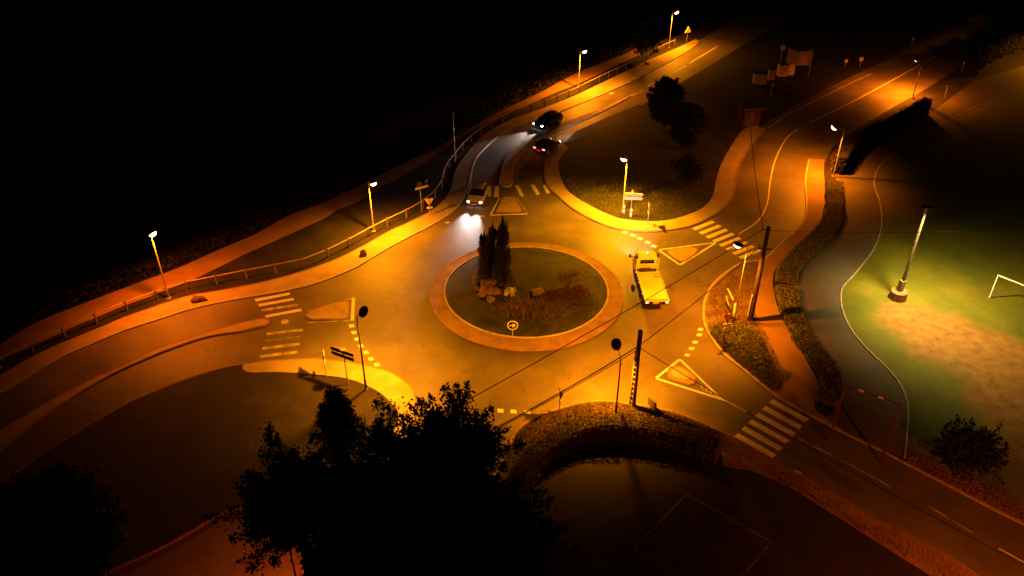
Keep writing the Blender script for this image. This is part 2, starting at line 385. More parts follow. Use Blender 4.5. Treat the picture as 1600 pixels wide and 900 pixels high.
# --- south-west lawn with pavement crescent
kerb_SW = [(-100, 838), (0, 760), (60, 716), (130, 672), (200, 632), (250, 610), (300, 591), (350, 576), (400, 567), (437, 564), (475, 562), (512, 564), (550, 569), (587, 576), (612, 585), (632, 597), (645, 611), (650, 628), (648, 650), (640, 675), (615, 712), (565, 752), (480, 785), (360, 800), (300, 832), (240, 864), (150, 905), (0, 990)]
KS = gp(kerb_SW)
mb = MB(); mb.prism(KS+[G(-250, 1000)], 0, .12); struct('lawn', mb, M['lawn'])
kerb(KS, m='slabs', wd=.13)
cres = [(384, 569), (437, 565), (475, 563), (512, 565), (550, 570), (587, 577), (612, 586), (631, 598), (644, 611), (649, 628), (647, 650), (638, 674), (614, 711), (600, 705), (620, 665), (622, 645), (612, 632), (596, 617), (573, 604), (542, 593), (505, 588), (470, 585), (432, 583), (386, 583)]
P = gp(cres, 0, 3, True); mb = MB(); mb.prism(P, .05, .135); struct('pavement', mb, M['paving'])

# --- north lawn and its pavement
outer_N = [(880, 226), (865, 237), (853, 250), (850, 265), (851, 278), (856, 292), (875, 310), (900, 330), (932, 347), (962, 358), (1000, 363), (1037, 361), (1075, 355), (1100, 345), (1125, 330), (1143, 312), (1148, 295), (1150, 275), (1160, 248), (1177, 222), (1196, 203)]
inner_N = [(1178, 196), (1160, 205), (1142, 230), (1127, 257), (1119, 282), (1113, 308), (1098, 326), (1062, 341), (1025, 347), (975, 344), (945, 334), (912, 317), (888, 300), (877, 282), (873, 262), (876, 247), (888, 233)]
ON = gp(outer_N); mb = MB(); mb.prism(ON+gp(inner_N), 0, .12); struct('pavement', mb, M['paving']); kerb(ON, m='slabs')
nl = gp(inner_N[1:-1])+gp([(888, 233), (900, 212), (950, 187), (1000, 166), (1075, 126), (1125, 96), (1162, 73), (1240, 34), (1340, -20)], n=2)+[G(1640, -22)]+gp([(1560, 8), (1500, 36), (1440, 64), (1370, 98), (1325, 118), (1275, 143), (1235, 164), (1195, 188)], n=2)
mb = MB(); mb.prism(nl, 0, .10); struct('lawn', mb, M['grass'])

# --- east bed, footpath and hedge verge
bedL = [(1190, 408), (1160, 412), (1137, 425), (1116, 443), (1104, 463), (1099, 485), (1102, 510), (1115, 534), (1133, 556), (1160, 577), (1180, 594), (1207, 615), (1225, 627), (1265, 649), (1312, 674)]
foot_R = [(1311, 670), (1290, 655), (1272, 638), (1278, 615), (1277, 598), (1265, 575), (1250, 545), (1231, 515), (1217, 490), (1210, 462), (1207, 437), (1217, 412), (1243, 387), (1276, 357), (1294, 330), (1294, 312), (1291, 298), (1287, 275), (1288, 251)]
foot_L = [(1264, 250), (1260, 270), (1258, 287), (1260, 312), (1259, 337), (1248, 358), (1225, 377), (1205, 397), (1190, 408)]
FL = gp(foot_L); BL = gp(bedL)
mb = MB(); mb.prism(FL+BL[1:]+gp(foot_R), 0, .12); struct('pavement', mb, M['redpath'])
kerb(FL+BL[1:])
bed = [(1190, 410), (1160, 414), (1139, 427), (1118, 445), (1107, 464), (1102, 485), (1105, 509), (1118, 533), (1136, 554), (1162, 575), (1182, 592), (1208, 612), (1224, 600), (1238, 587), (1222, 576), (1206, 545), (1192, 515), (1181, 495), (1176, 478), (1180, 450), (1184, 425)]
BED = gp(bed, 0, 3, True); mb = MB(); mb.prism(BED, .05, .16); struct('planting_bed', mb, M['dry'])
hv = [(1289, 252), (1304, 277), (1311, 305), (1311, 340), (1298, 367), (1272, 392), (1247, 418), (1238, 437), (1241, 460), (1251, 495), (1266, 525), (1286, 550), (1307, 575), (1315, 600), (1310, 630), (1297, 648)]
HV = gp(hv); mb = MB(); mb.prism(HV+gp(foot_R[2:]), 0, .10); struct('verge', mb, M['lawn'])

# --- driveway and its thin kerb
drv_R = [(1413, 716), (1416, 690), (1419, 650), (1415, 620), (1400, 592), (1382, 572), (1362, 553), (1345, 535), (1328, 512), (1317, 487), (1314, 465), (1318, 448), (1337, 427), (1360, 398), (1372, 375), (1378, 347), (1375, 317), (1367, 295), (1367, 277), (1378, 256), (1410, 232), (1450, 210), (1520, 170), (1640, 120)]
DR = gp(drv_R)
drv = DR+[G(1640, 90)]+[G(1520, 128), G(1460, 172), G(1430, 200), G(1375, 228), G(1325, 262), G(1300, 262)]+HV[2:]+[G(1280, 655), G(1312, 672), G(1375, 703)]
mb = MB(); mb.prism(drv, 0, .012, True); struct('driveway', mb, M['drive'])
mb = MB(); mb.ribbon(DR, .12, -.05, .09); struct('kerb', mb, M['kerb'])
# --- playing field to the right
fieldP = DR+[G(1640, 60), G(1900, 60), G(2300, 500), G(2000, 800), G(1640, 820), G(1500, 762)]
FIELD = fieldP
def field_mat():
    m = M['field']; t = m.node_tree; b = t.nodes['Principled BSDF']; src = b.inputs['Base Color'].links[0].from_socket
    tc = t.nodes.new('ShaderNodeTexCoord'); nz = t.nodes.new('ShaderNodeTexNoise'); nz.inputs['Scale'].default_value = .25; nz.inputs['Detail'].default_value = 6
    t.links.new(tc.outputs['Object'], nz.inputs['Vector'])
    acc = None
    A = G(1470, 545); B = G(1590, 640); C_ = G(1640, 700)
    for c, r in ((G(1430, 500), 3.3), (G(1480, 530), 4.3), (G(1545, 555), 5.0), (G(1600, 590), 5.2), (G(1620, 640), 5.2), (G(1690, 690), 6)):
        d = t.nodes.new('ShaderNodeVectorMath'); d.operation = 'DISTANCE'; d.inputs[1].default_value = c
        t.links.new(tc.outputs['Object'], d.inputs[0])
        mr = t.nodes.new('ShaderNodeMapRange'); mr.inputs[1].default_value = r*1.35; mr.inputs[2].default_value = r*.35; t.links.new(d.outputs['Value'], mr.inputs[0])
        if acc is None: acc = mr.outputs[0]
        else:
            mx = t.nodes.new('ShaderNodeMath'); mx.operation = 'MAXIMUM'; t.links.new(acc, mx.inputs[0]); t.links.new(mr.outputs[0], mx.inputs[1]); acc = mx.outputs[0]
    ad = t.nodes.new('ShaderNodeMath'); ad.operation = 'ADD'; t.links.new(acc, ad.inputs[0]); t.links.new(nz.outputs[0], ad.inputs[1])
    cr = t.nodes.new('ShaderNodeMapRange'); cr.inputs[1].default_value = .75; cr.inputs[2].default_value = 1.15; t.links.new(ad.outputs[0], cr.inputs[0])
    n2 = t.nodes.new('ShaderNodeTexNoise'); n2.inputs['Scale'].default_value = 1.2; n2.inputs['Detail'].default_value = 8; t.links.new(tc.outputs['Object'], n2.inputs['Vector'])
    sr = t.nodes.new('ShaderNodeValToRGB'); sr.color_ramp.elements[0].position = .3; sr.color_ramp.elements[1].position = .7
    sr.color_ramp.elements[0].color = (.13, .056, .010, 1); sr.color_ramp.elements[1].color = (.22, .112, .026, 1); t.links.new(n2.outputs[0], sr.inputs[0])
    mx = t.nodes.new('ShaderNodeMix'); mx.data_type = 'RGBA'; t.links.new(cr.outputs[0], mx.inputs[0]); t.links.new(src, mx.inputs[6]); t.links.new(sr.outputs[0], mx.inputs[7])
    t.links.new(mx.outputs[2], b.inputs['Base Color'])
field_mat()
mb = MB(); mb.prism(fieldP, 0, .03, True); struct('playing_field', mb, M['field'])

# --- north kerb of the south-east road
kNE = [(1265, 649), (1312, 674), (1375, 704), (1417, 726), (1460, 748), (1500, 769), (1550, 795), (1600, 820), (1720, 880)]
kerb(gp(kNE)[4:], z=.09)
vp = gp(kNE)[12:]+gp([(1740, 850), (1600, 792), (1520, 745), (1460, 722), (1416, 712)])
mb = MB(); mb.prism(vp, 0, .08); struct('verge', mb, M['dry'])

# --- south-east: pavement, bed in front of the hedge, lawn
kS = [(1620, 950), (1540, 910), (1482, 872), (1425, 842), (1355, 805), (1287, 766), (1245, 742), (1200, 717), (1165, 696), (1135, 680), (1100, 664), (1055, 646), (1012, 637), (975, 631), (937, 628), (905, 632), (872, 641), (848, 649), (822, 662), (805, 680), (792, 705), (770, 750), (735, 800), (690, 850), (620, 905), (520, 960)]
KSE = gp(kS); kerb(KSE, m='slabs')
pvS = kS[:12]+[(1050, 668), (1100, 690), (1128, 712), (1130, 729), (1175, 737), (1200, 747), (1250, 772), (1282, 793), (1350, 836), (1400, 868), (1457, 903), (1530, 960)]
mb = MB(); mb.prism([G(x, y) for x, y in pvS], 0, .12); struct('pavement', mb, M['redpath'])
lw = [(1530, 962), (1457, 904), (1400, 869), (1350, 837), (1282, 794), (1250, 773), (1200, 748), (1175, 738), (1130, 730), (1128, 713), (1100, 691), (1050, 669)]
LWN = [G(x, y) for x, y in lw]+[G(x, y) for x, y in kS[11:]][::1]+[G(520, 1100), G(1500, 1200)]
mb = MB(); mb.prism(LWN, 0, .115); struct('lawn', mb, M['lawn'])

# ================================================================== ROAD MARKINGS
def quadp(mb, pts, z=.026): mb.add([(*G(x, y).xy, z) for x, y in pts], [(0, 1, 2, 3)])
mb = MB(); wn = MB()
# north-east zebra
for k in range(8):
    x, y = 1081+k*10.35, 357+k*6.4
    quadp(mb, [(x, y), (x+5.8, y+3.2), (x+36.8, y-9.2), (x+31, y-12.2)])
# south-east zebra
for k in range(6):
    a = (1204-k*10.8, 626.5+k*10.6); b = (1261-k*10.2, 657.5+k*11.2)
    quadp(mb, [(a[0]-3, a[1]+2.6), (a[0]+3.2, a[1]-2.6), (b[0]+3.2, b[1]-2.6), (b[0]-3, b[1]+2.6)])
# north-west zebra
for q in ([(735, 290), (741, 290), (737, 306), (731.5, 306)], [(750, 290.5), (757, 290.5), (755, 306), (748, 306)], [(762, 291), (768, 291), (767, 307), (761, 307)], [(773, 291), (780, 291), (779, 308), (772, 308)], [(804, 290), (811, 290), (819, 307), (813, 307)], [(829, 289), (835, 289), (844, 304), (838, 305)], [(848, 289), (853, 289), (860, 302), (854, 303)]): quadp(mb, q)
# west zebra (crop coordinates of the sketch)
def wz(l): return [(350+a/4, 420+b/4) for a, b in l]
for q in ([(192, 190), (410, 150), (412, 163), (200, 206)], [(215, 222), (435, 183), (439, 197), (220, 237)], [(255, 293), (480, 250), (487, 265), (262, 307)]): quadp(mb, wz(q))
for q in ([(232, 255), (458, 219), (462, 233), (240, 268)], [(265, 400), (492, 375), (495, 389), (268, 416)], [(237, 490), (472, 463), (472, 479), (240, 508)], [(222, 540), (460, 512), (460, 530), (225, 558)]): quadp(wn, wz(q))
# give-way dashes
def dash(cx, cy, dx, dy, wx, wy): quadp(mb, [(cx-dx-wx, cy-dy-wy), (cx+dx-wx, cy+dy-wy), (cx+dx+wx, cy+dy+wy), (cx-dx+wx, cy-dy+wy)])
for x, y in ((549.5, 509.5), (553, 520), (558, 530), (564, 541), (572, 551), (579.5, 561), (589, 570)): dash(x, y, 3.8, -.7, 1.2, 2.3)
for x, y in ((976, 363), (989, 368), (1000, 373), (1012, 379), (1022, 385)): dash(x, y, 3.6, 1.3, 1.6, -1.4)
for x, y in ((1094.5, 515), (1092.5, 523.5), (1086, 535), (1080.5, 545), (1074, 555)): dash(x, y, 3.8, .6, 1.3, -2.0)
for x, y in ((782, 642), (802.5, 643.5), (824, 644.5)): dash(x, y, 4.6, .3, .2, 2.8)
for x, y in ((699, 348), (726, 342), (739, 340), (753, 338)): dash(x, y, 3.2, -.6, 1.0, .9)
def line(mb, pts, wd, z=.03, n=4, closed=False): mb.ribbon(gp(pts, 0, n, closed), wd, .018, z, closed)
# triangles round the splitter islands
line(mb, [(767, 336.5), (824, 334.5)], .16, n=1); line(mb, [(781, 309), (766.5, 336)], .14, z=.032, n=1); line(wn, [(807, 309), (824.5, 334)], .12, n=1)
line(mb, [(1030, 391.5), (1062, 414)], .2, n=1); line(mb, [(1063, 414), (1118, 380)], .2, z=.032, n=1); line(mb, [(1031, 390.5), (1117, 379.5)], .16, z=.034, n=1)
line(mb, [(1025, 591), (1062, 562)], .2, n=1); line(mb, [(1025, 591.5), (1133, 626)], .2, z=.032, n=1); line(mb, [(1062.5, 562), (1122, 619), (1167, 644)], .18, z=.034, n=1)
line(wn, [(480, 487), (553, 465.5)], .22, n=1); line(wn, [(480.5, 504.5), (550, 501)], .14, z=.032, n=1)
mb.ribbon([G(552.5, 466), G(550.5, 501)], .28, .018, .034)
# chevrons in the tail of the south-east triangle
for k in range(4): quadp(wn, [(1094+k*7, 602+k*4.6), (1098+k*7, 602.5+k*4.6), (1101+k*6, 611+k*2.6), (1097+k*6, 611+k*2.6)], .029)
# centre and edge lines
line(mb, [(1247, 202), (1232, 213), (1220, 231), (1209, 257), (1203, 287), (1199, 317), (1185, 345), (1154, 366)], .13)
line(mb, [(1265, 192), (1275, 187), (1340, 155), (1437, 102)], .15)
line(mb, [(1450, 95), (1462, 89)], .14, n=1); line(mb, [(1475, 82), (1522, 60)], .15, n=1)
line(wn, [(1200, 200), (1235, 177), (1275, 157), (1325, 132), (1362, 115)], .18)
line(mb, [(735, 289), (740, 257), (752, 239), (775, 219), (803, 204)], .10, z=.024)
line(wn, [(960, 161), (1005, 142)], .25, n=1); line(mb, [(1012, 135), (1072, 103)], .2, n=1); line(mb, [(1077, 99), (1122, 72)], .2, n=1)
line(wn, [(1247, 685), (1300, 712)], .12, n=1); line(wn, [(1315, 719), (1395, 763)], .08, n=1); line(wn, [(1450, 791), (1520, 833)], .1, n=1); line(mb, [(1560, 857), (1602, 880)], .1, n=1)
line(wn, [(1000, 165), (1060, 131)], .1, n=1)
tag(mb.build('road_marking', M['paint']), kind='structure'); fz = MB(); quadp(fz, wz([(250, 446), (484, 419), (484, 431), (252, 460)])); tag(fz.build('road_marking', mat('faded_road_paint', (.07, .062, .052), (.24, .21, .18), scale=2.5, fine=9)), kind='structure')
tag(wn.build('road_marking', M['wornpaint']), kind='structure')
# court lines on the lawn at the bottom
mb = MB(); cl = [G(1072, 774), G(991, 858), G(1123, 945), G(1205, 849)]
for i, (a, b) in enumerate(((0, 1), (1, 2), (2, 3), (0, 3))): mb.ribbon([cl[a], cl[b]], .07, .1, .122+.002*i)
struct('court_line', mb, mat('court_paint', (.04, .036, .03), (.16, .14, .12), scale=2, fine=8))

# splitter islands
def splitter(pts, m='island', n=4, z=.09):
    P = gp(pts, 0, n, True); mb = MB(); mb.prism(P, 0, z); struct('traffic_island', mb, M[m]); kerb(P, True, .12, z+.012, m='slabs')
splitter([(786, 309), (804, 309), (809, 317), (815, 328), (811, 332), (779, 333), (776, 330), (782, 318)], n=2)
splitter([(1043, 393), (1060, 389), (1078, 387), (1088, 389), (1089, 394), (1082, 400), (1068, 409), (1060, 408), (1050, 402)])
splitter([(1043, 583), (1048, 576), (1057, 573), (1067, 575), (1079, 583), (1087, 592), (1084, 600), (1075, 602), (1060, 597), (1046, 592)])
mbx = MB(); mbx.prism(gp([(1049, 583), (1056, 577), (1066, 579), (1078, 588), (1076, 595), (1066, 594), (1052, 589)], 0, 3, True), .13, .155); struct('traffic_island', mbx, mat('pale_cobble', (.32, .27, .17), (.46, .40, .27), scale=3, fine=20))
splitter([(478, 494), (486, 487), (500, 481), (520, 475), (538, 471), (545, 474), (546, 485), (543, 496), (535, 499), (510, 499), (487, 499)])

# gully covers / manholes, flat iron discs
for i, (x, y, lb) in enumerate(((955, 146, 'pale manhole cover in the far carriageway'), (1245, 741, 'small pale stud on the kerb past the right zebra crossing'), (445, 503, 'round manhole cover beside the west zebra crossing'))):
    mb = MB(); p = G(x, y); mb.lathe((p.x, p.y, .021), [(.33, 0), (.33, .012), (.26, .013), (.26, .010), (.01, .010)], 20)
    tag(mb.build('manhole_cover', M['concrete']), lb, 'manhole cover')

# ================================================================== STREET LAMPS
SOD = (1.0, .30, .004)
def lamp(base, top, head, label, power, col=SOD, zb=.1, dim=False, tilt=.0, mpole='pole', thin=.07, light_off=.25, cone=158, blend=.7, steps=True, aim=None, head_tilt=.22):
    if isinstance(base, Vector): b = base; zt = top; hp = b+Vector(head)+Vector((0, 0, zt+.15))
    else: b = G(*base, zb); zt = height_at(b, top[1]); hp = G(*head, zt+.15)
    t = thing('street_lamp', b, label, 'street lamp', 'sodium street lamps round the roundabout')
    off = hp-b; arm = Vector((off.x, off.y, 0)); L = arm.length; d = arm.normalized() if L > .05 else Vector((.6, -.8, 0))
    H = zt-zb
    mb = MB(); mb.tube([(0, 0, 0), (0, 0, .9)], [thin*1.35, thin*1.3], 10); mb.tube([(0, 0, .9), (0, 0, H*.55), (0, 0, H)], [thin, thin*.85, thin*.65], 10); mb.box((0, 0, .02), (.34, .34, .05))
    mb.build('pole', M[mpole], t, smooth=False)
    mb = MB(); hx = d*max(L, .25)
    mb.tube([(0, 0, H-.05), Vector((0, 0, H+.08))+hx*.15, Vector((0, 0, H+.16))+hx*.55, Vector((0, 0, H+.16))+hx*.8], .035, 8); mb.build('arm', M[mpole], t, smooth=True)
    # luminaire: flat oval canopy with a glass bowl below
    hc = Vector((0, 0, H+.15))+d*max(L, .25)
    ang = math.atan2(d.y, d.x); ax = Matrix.Rotation(ang, 3, 'Z')@Matrix.Rotation(-R(12)-tilt, 3, 'Y')
    mb = MB(); mb.lathe(hc, [(.30, -.03), (.36, .0), (.34, .06), (.24, .13), (.10, .17), (.01, .18)], 18, ax*1.18, (1.08, .92)); hd = mb.build('lantern', M['darkmetal'], t, smooth=True)
    mb = MB(); mb.lathe(hc, [(.02, -.24), (.12, -.22), (.22, -.16), (.28, -.06), (.29, -.03)], 18, ax*1.18, (1.06, .92)); mb.build('lamp_bowl', M['bowldim' if dim else 'bowl'], hd, smooth=True)
    ld = bpy.data.lights.new('lamp_light', 'POINT' if cone >= 172 else 'SPOT'); ld.energy = power; ld.color = col; ld.shadow_soft_size = .12
    if cone < 172: ld.spot_size = R(cone); ld.spot_blend = blend
    lo = bpy.data.objects.new('lamp_light', ld); COL.objects.link(lo); lo.parent = t
    lo.location = hc+ax@Vector((0, 0, -.36))+d*light_off*.2
    dv = Vector((d.x*head_tilt, d.y*head_tilt, -1)) if aim is None else (G(*aim)-b-lo.location)
    lo.rotation_euler = dv.to_track_quat('-Z', 'Y').to_euler()
    return t
K = 1.7
lamp((264, 466), (231, 366), (236, 364), 'lit street lamp on the left behind the fence by the red path, leftmost of all', 6000*K, (1, .165, .003), tilt=.5, aim=(300, 474), cone=168)
lamp((584, 361), (576, 284), (583, 286), 'lit street lamp at the fence left of the roundabout, near the yellow pavement', 10500*K, (1, .29, .003), tilt=.3, aim=(600, 385), cone=170)
lamp((904, 137), (907, 79), (913, 80), 'lit street lamp beside the fence behind the two cars on the far road', 12000*K, (1, .25, .003), tilt=.4, aim=(915, 145), cone=171, blend=.9)
lamp((1045, 74), (1049, 19), (1057, 19), 'lit street lamp at the far top end of the fenced road', 9500*K, (1, .27, .003), tilt=.4, cone=171, blend=1, head_tilt=.15)
lamp((973, 330), (983, 246), (975, 248), 'lit street lamp on the grass behind the yellow direction sign', 16000*K, (1, .345, .003), zb=.12, tilt=.3, aim=(962, 350))
lamp((1302, 275), (1315, 202), (1304, 199), 'lit street lamp above the orange pavement left of the dark hedge', 10500*K, (1, .22, .003), tilt=.4, aim=(1258, 274), cone=170, blend=.9)
lamp((1426, 152), (1441, 99), (1433, 93), 'lit street lamp on the far right road above the end of the dark hedge', 15000*K, (1, .19, .003), tilt=.4, dim=True, cone=171, blend=1, head_tilt=.10)
lamp((1146, 505), (1167, 385), (1153, 382), 'slim lit street lamp between the zebra crossing and the tall wooden pole', 9500*K, (1, .25, .003), zb=.16, tilt=.1, thin=.05, aim=(1095, 480))
lamp((572, 608), (559, 497), (568, 487), 'street lamp seen from behind beside the two-panel direction sign', 11500*K, (1, .31, .003), zb=.12, tilt=.6, mpole='darkmetal', aim=(592, 595), cone=154)
lamp((962, 647), (969, 562), (963, 538), 'street lamp seen from behind beside the concrete power pole at the bottom hedge', 10500*K, (1, .28, .003), zb=.12, tilt=.6, mpole='darkmetal', aim=(935, 612), cone=165)
# unseen lamps added to light the right corners and the lower left
q_ = G(450, 850, 4.2); lamp(Vector((q_.x, q_.y, .1)), 4.0, (-.5, .2, 0), 'unseen lamp added under the dark trees at the lower left', 1500, (1, .09, .001), aim=(420, 885), cone=150)
lamp((1700, 1120), (1790, 960), (1770, 955), 'added out-of-frame lamp below the lower right corner of the road', 9000, (1, .16, .001), aim=(1560, 960))
lamp((1690, 100), (1710, 45), (1700, 44), 'added lamp out of view beyond the upper right edge by the far hedge', 9000*K, (1, .30, .004), dim=True, cone=170)

# floodlight by the playing field
b = G(1402, 466, .03); zt = height_at(b, 327); H = zt
t = thing('floodlight_mast', b, 'tall dark floodlight pole on a round concrete block in the green field', 'floodlight')
mb = MB(); mb.lathe((0, 0, 0), [(.72, 0), (.72, .75), (.66, .82), (.01, .82)], 20); mb.build('base', M['wood'], t)
mb = MB(); mb.box((.0, .0, 1.35), (.42, .42, 1.1), .4); mb.build('fuse_box', M['wood'], t, bevel=.03)
mb = MB(); mb.tube([(.05, 0, .8), (.05, 0, H*.5), (.05, 0, H)], [.15, .12, .085], 12); mb.build('pole', M['polewood'], t)
mb = MB(); mb.box((.05, 0, H+.06), (1.1, .08, .08), .1); mb.build('crossbar', M['darkmetal'], t)
for s in (-1, 1):
    rot = Matrix.Rotation(.1, 3, 'Z')@Matrix.Rotation(R(8), 3, 'X')
    mb = MB(); mb.box((.05+s*.30, .0, H+.14), (.46, .42, .18), rot=rot); h = mb.build('floodlight_head', M['darkmetal'], t, bevel=.03)
    mb = MB(); mb.box(Vector((.05+s*.30, .0, H+.14))+rot@Vector((0, 0, -.085)), (.38, .34, .02), rot=rot); mb.build('lens', M['floodglass'], h)
def spot(name, parent, loc, target, energy, col, cone, blend, soft=.1):
    ld = bpy.data.lights.new(name, 'SPOT'); ld.energy = energy; ld.color = col; ld.spot_size = R(cone); ld.spot_blend = blend; ld.shadow_soft_size = soft
    o = bpy.data.objects.new(name, ld); COL.objects.link(o); o.parent = parent; o.location = loc
    o.rotation_euler = (Vector(target)-Vector(loc)).to_track_quat('-Z', 'Y').to_euler(); return o
tgt = G(1465, 486)-b
spot('flood_light', t, (.15, -.95, H-.05), tgt, 25000, (1, .70, .19), 140, 1.0, .3)

# ================================================================== FENCE along the left road
ftop = [(-60, 590), (0, 560), (40, 539), (80, 520), (118, 503), (158, 487), (194, 472), (231, 459), (262, 448), (305, 436), (337, 431), (373, 424), (408, 417), (443, 411), (475, 404), (505, 392), (531, 381), (555, 367), (577, 356), (597, 345), (621, 335), (645, 322), (664, 311), (677, 300), (689, 284), (693, 268), (699, 254), (710, 240), (725, 222), (750, 201), (775, 186), (800, 174), (825, 166), (862, 153), (900, 137), (937, 119), (975, 101), (1000, 88), (1037, 70), (1062, 59)]
FT = resample(spline([G(x, y, 1.0) for x, y in ftop], 6), 2.62)
t = thing('post_and_rail_fence', (FT[0].x, FT[0].y, .1), 'long wooden post and rail fence between the red path and the left pavement', 'fence')
o0 = Vector((FT[0].x, FT[0].y, .1))
pm = MB(); pm.tube([(0, 0, 0), (0, 0, 1.02)], [.085, .075], 8); first = None
for i, p in enumerate(FT[:98]):
    if first is None: first = pm.build('post', M['wood'], t); q = first
    else: q = first.copy(); COL.objects.link(q); q.parent = t
    q.location = Vector((p.x, p.y, .1))-o0; q.rotation_euler = (random.uniform(-.03, .03), random.uniform(-.03, .03), random.uniform(0, 6))
rr = random.Random(5); mb = MB()
for a, b_ in zip(FT[:98], FT[1:98]):
    mb.tube([a-o0+Vector((0, 0, -.02)), b_-o0+Vector((0, 0, -.02+rr.uniform(-.02, .02)))], .055, 6)
mb.build('rail', mat('rail_wood', (.26, .17, .09), (.42, .30, .17), scale=2, fine=12), t)

# ================================================================== POLES AND WIRES
b = G(1172, 500, .16); Hw = height_at(b, 357)
t = thing('wooden_power_pole', b, 'tall dark wooden power pole beside the red footpath, with small crossarms', 'power pole')
mb = MB(); mb.tube([(0, 0, 0), (0, 0, Hw*.5), (0, 0, Hw)], [.24, .20, .15], 12); mb.build('pole', M['polewood'], t)
zc = height_at(b, 388)-.16
mb = MB(); mb.box((0, -.05, zc), (1.1, .09, .09), -.25); mb.tube([(-.5, .08, zc), (-.5, .08, zc+.35)], .03, 6); mb.tube([(-.35, -.1, zc-.3), (-.1, 0, zc-.3)], .03, 6); mb.build('crossarm', M['darkmetal'], t)
mb = MB(); mb.box((-.25, 0, Hw-.25), (.5, .07, .07)); mb.box((-.5, 0, Hw-.15), (.08, .08, .3)); mb.build('bracket', M['darkmetal'], t)
WT = b+Vector((-.5, 0, Hw-.3)); WC = b+Vector((-.5, 0, zc)); WR = b+Vector((.15, 0, Hw-.35))
# white guard tube at its foot
mb = MB(); mb.tube([(-.30, -.1, .5), (-.27, -.1, 2.6)], .05, 8); mb.build('cable_guard', M['whitepaint'], t)

b = G(987, 634, .13); Hc = height_at(b, 518)
t = thing('concrete_power_pole', b, 'concrete power pole with a ladder of square holes in its side, behind the bottom hedge', 'power pole', rz=-.9)
zo = height_at(b, 549)-.13
# two flanges joined by rungs, solid top
mb = MB(); mb.add([(-.22, -.12, 0), (-.22, .12, 0), (-.14, .12, 0), (-.14, -.12, 0), (-.15, -.1, zo), (-.15, .1, zo), (-.09, .1, zo), (-.09, -.1, zo)], [(0, 1, 5, 4), (1, 2, 6, 5), (2, 3, 7, 6), (3, 0, 4, 7), (4, 5, 6, 7)])
n = 11
for k in range(n+1): z = .1+(zo-.15)*k/n; wv = .22-.07*k/n; mb.box((0, 0, z), (wv*2-.06, .2, .10))
mb.box((0, 0, zo-.25), (.22, .2, .5)); mb.build('web', M['concrete'], t)
mb = MB(); mb.add([(.14, -.14, 0), (.14, .14, 0), (.26, .14, 0), (.26, -.14, 0), (.08, -.11, zo), (.08, .11, zo), (.17, .11, zo), (.17, -.11, zo)], [(0, 1, 5, 4), (1, 2, 6, 5), (2, 3, 7, 6), (3, 0, 4, 7), (4, 5, 6, 7)]); mb.build('flange', M['polewood'], t)
mb = MB(); mb.box((.06, 0, (zo+Hc)/2), (.26, .22, Hc-zo)); mb.build('pole_top', M['polewood'], t, bevel=.01)
CT = b+Vector((0, 0, zo+.45)); CT2 = b+Vector((.1, 0, zo+.25))

def wire(a, b, sag, r, label):
    n = 40; P = []
    for k in range(n+1):
        s = k/n; p = a.lerp(b, s); p.z -= sag*4*s*(1-s); P.append(p)
    o = MB().tube(P, r, 5).build('overhead_wire', M['wire'], smooth=True); tag(o, label, 'wire')
wire(WT, G(590, 701, 6.6), .35, .032, 'overhead wire running from the wooden pole over the ring to the big tree')
wire(WC, CT, .25, .032, 'overhead wire between the wooden pole and the concrete pole')
wire(CT, G(640, 738, 6.4), .3, .045, 'thick overhead cable from the concrete pole down left past the give-way sign')
wire(CT2, G(640, 741, 6.2), .25, .03, 'thin overhead cable just below the thick one left of the concrete pole')
wire(CT2+Vector((.1, 0, 0)), G(1640, 905, 6.5), .3, .028, 'overhead wire from the concrete pole over the south-east triangle')
wire(WT+Vector((0, 0, .3)), G(1168, 146, 6.5), .5, .035, 'overhead wire from the wooden pole up to the dark far lawn')
wire(WR, G(1720, 352, 8.5), .4, .016, 'faint overhead wire leaving the wooden pole to the right')

for e_, lb in ((G(590, 701, 6.7), 'wooden pole mostly hidden in the dark trees, left of its twin'), (G(640, 738, 6.6), 'wooden pole mostly hidden in the dark trees, right of its twin')):
    t = thing('wooden_power_pole', (e_.x, e_.y, .1), lb, 'power pole'); MB().tube([(0, 0, 0), (0, 0, e_.z)], [.18, .12], 10).build('pole', M['polewood'], t)
# slim mast beside the fence
b = G(711, 252, .1); H = height_at(b, 176)
t = thing('telephone_pole', b, 'slim unlit grey pole standing at the curve of the fence', 'telephone pole')
MB().tube([(0, 0, 0), (0, 0, H)], [.075, .05], 8).build('pole', M['pole'], t); MB().box((0, 0, H-.2), (.3, .05, .05)).build('bracket', M['darkmetal'], t)

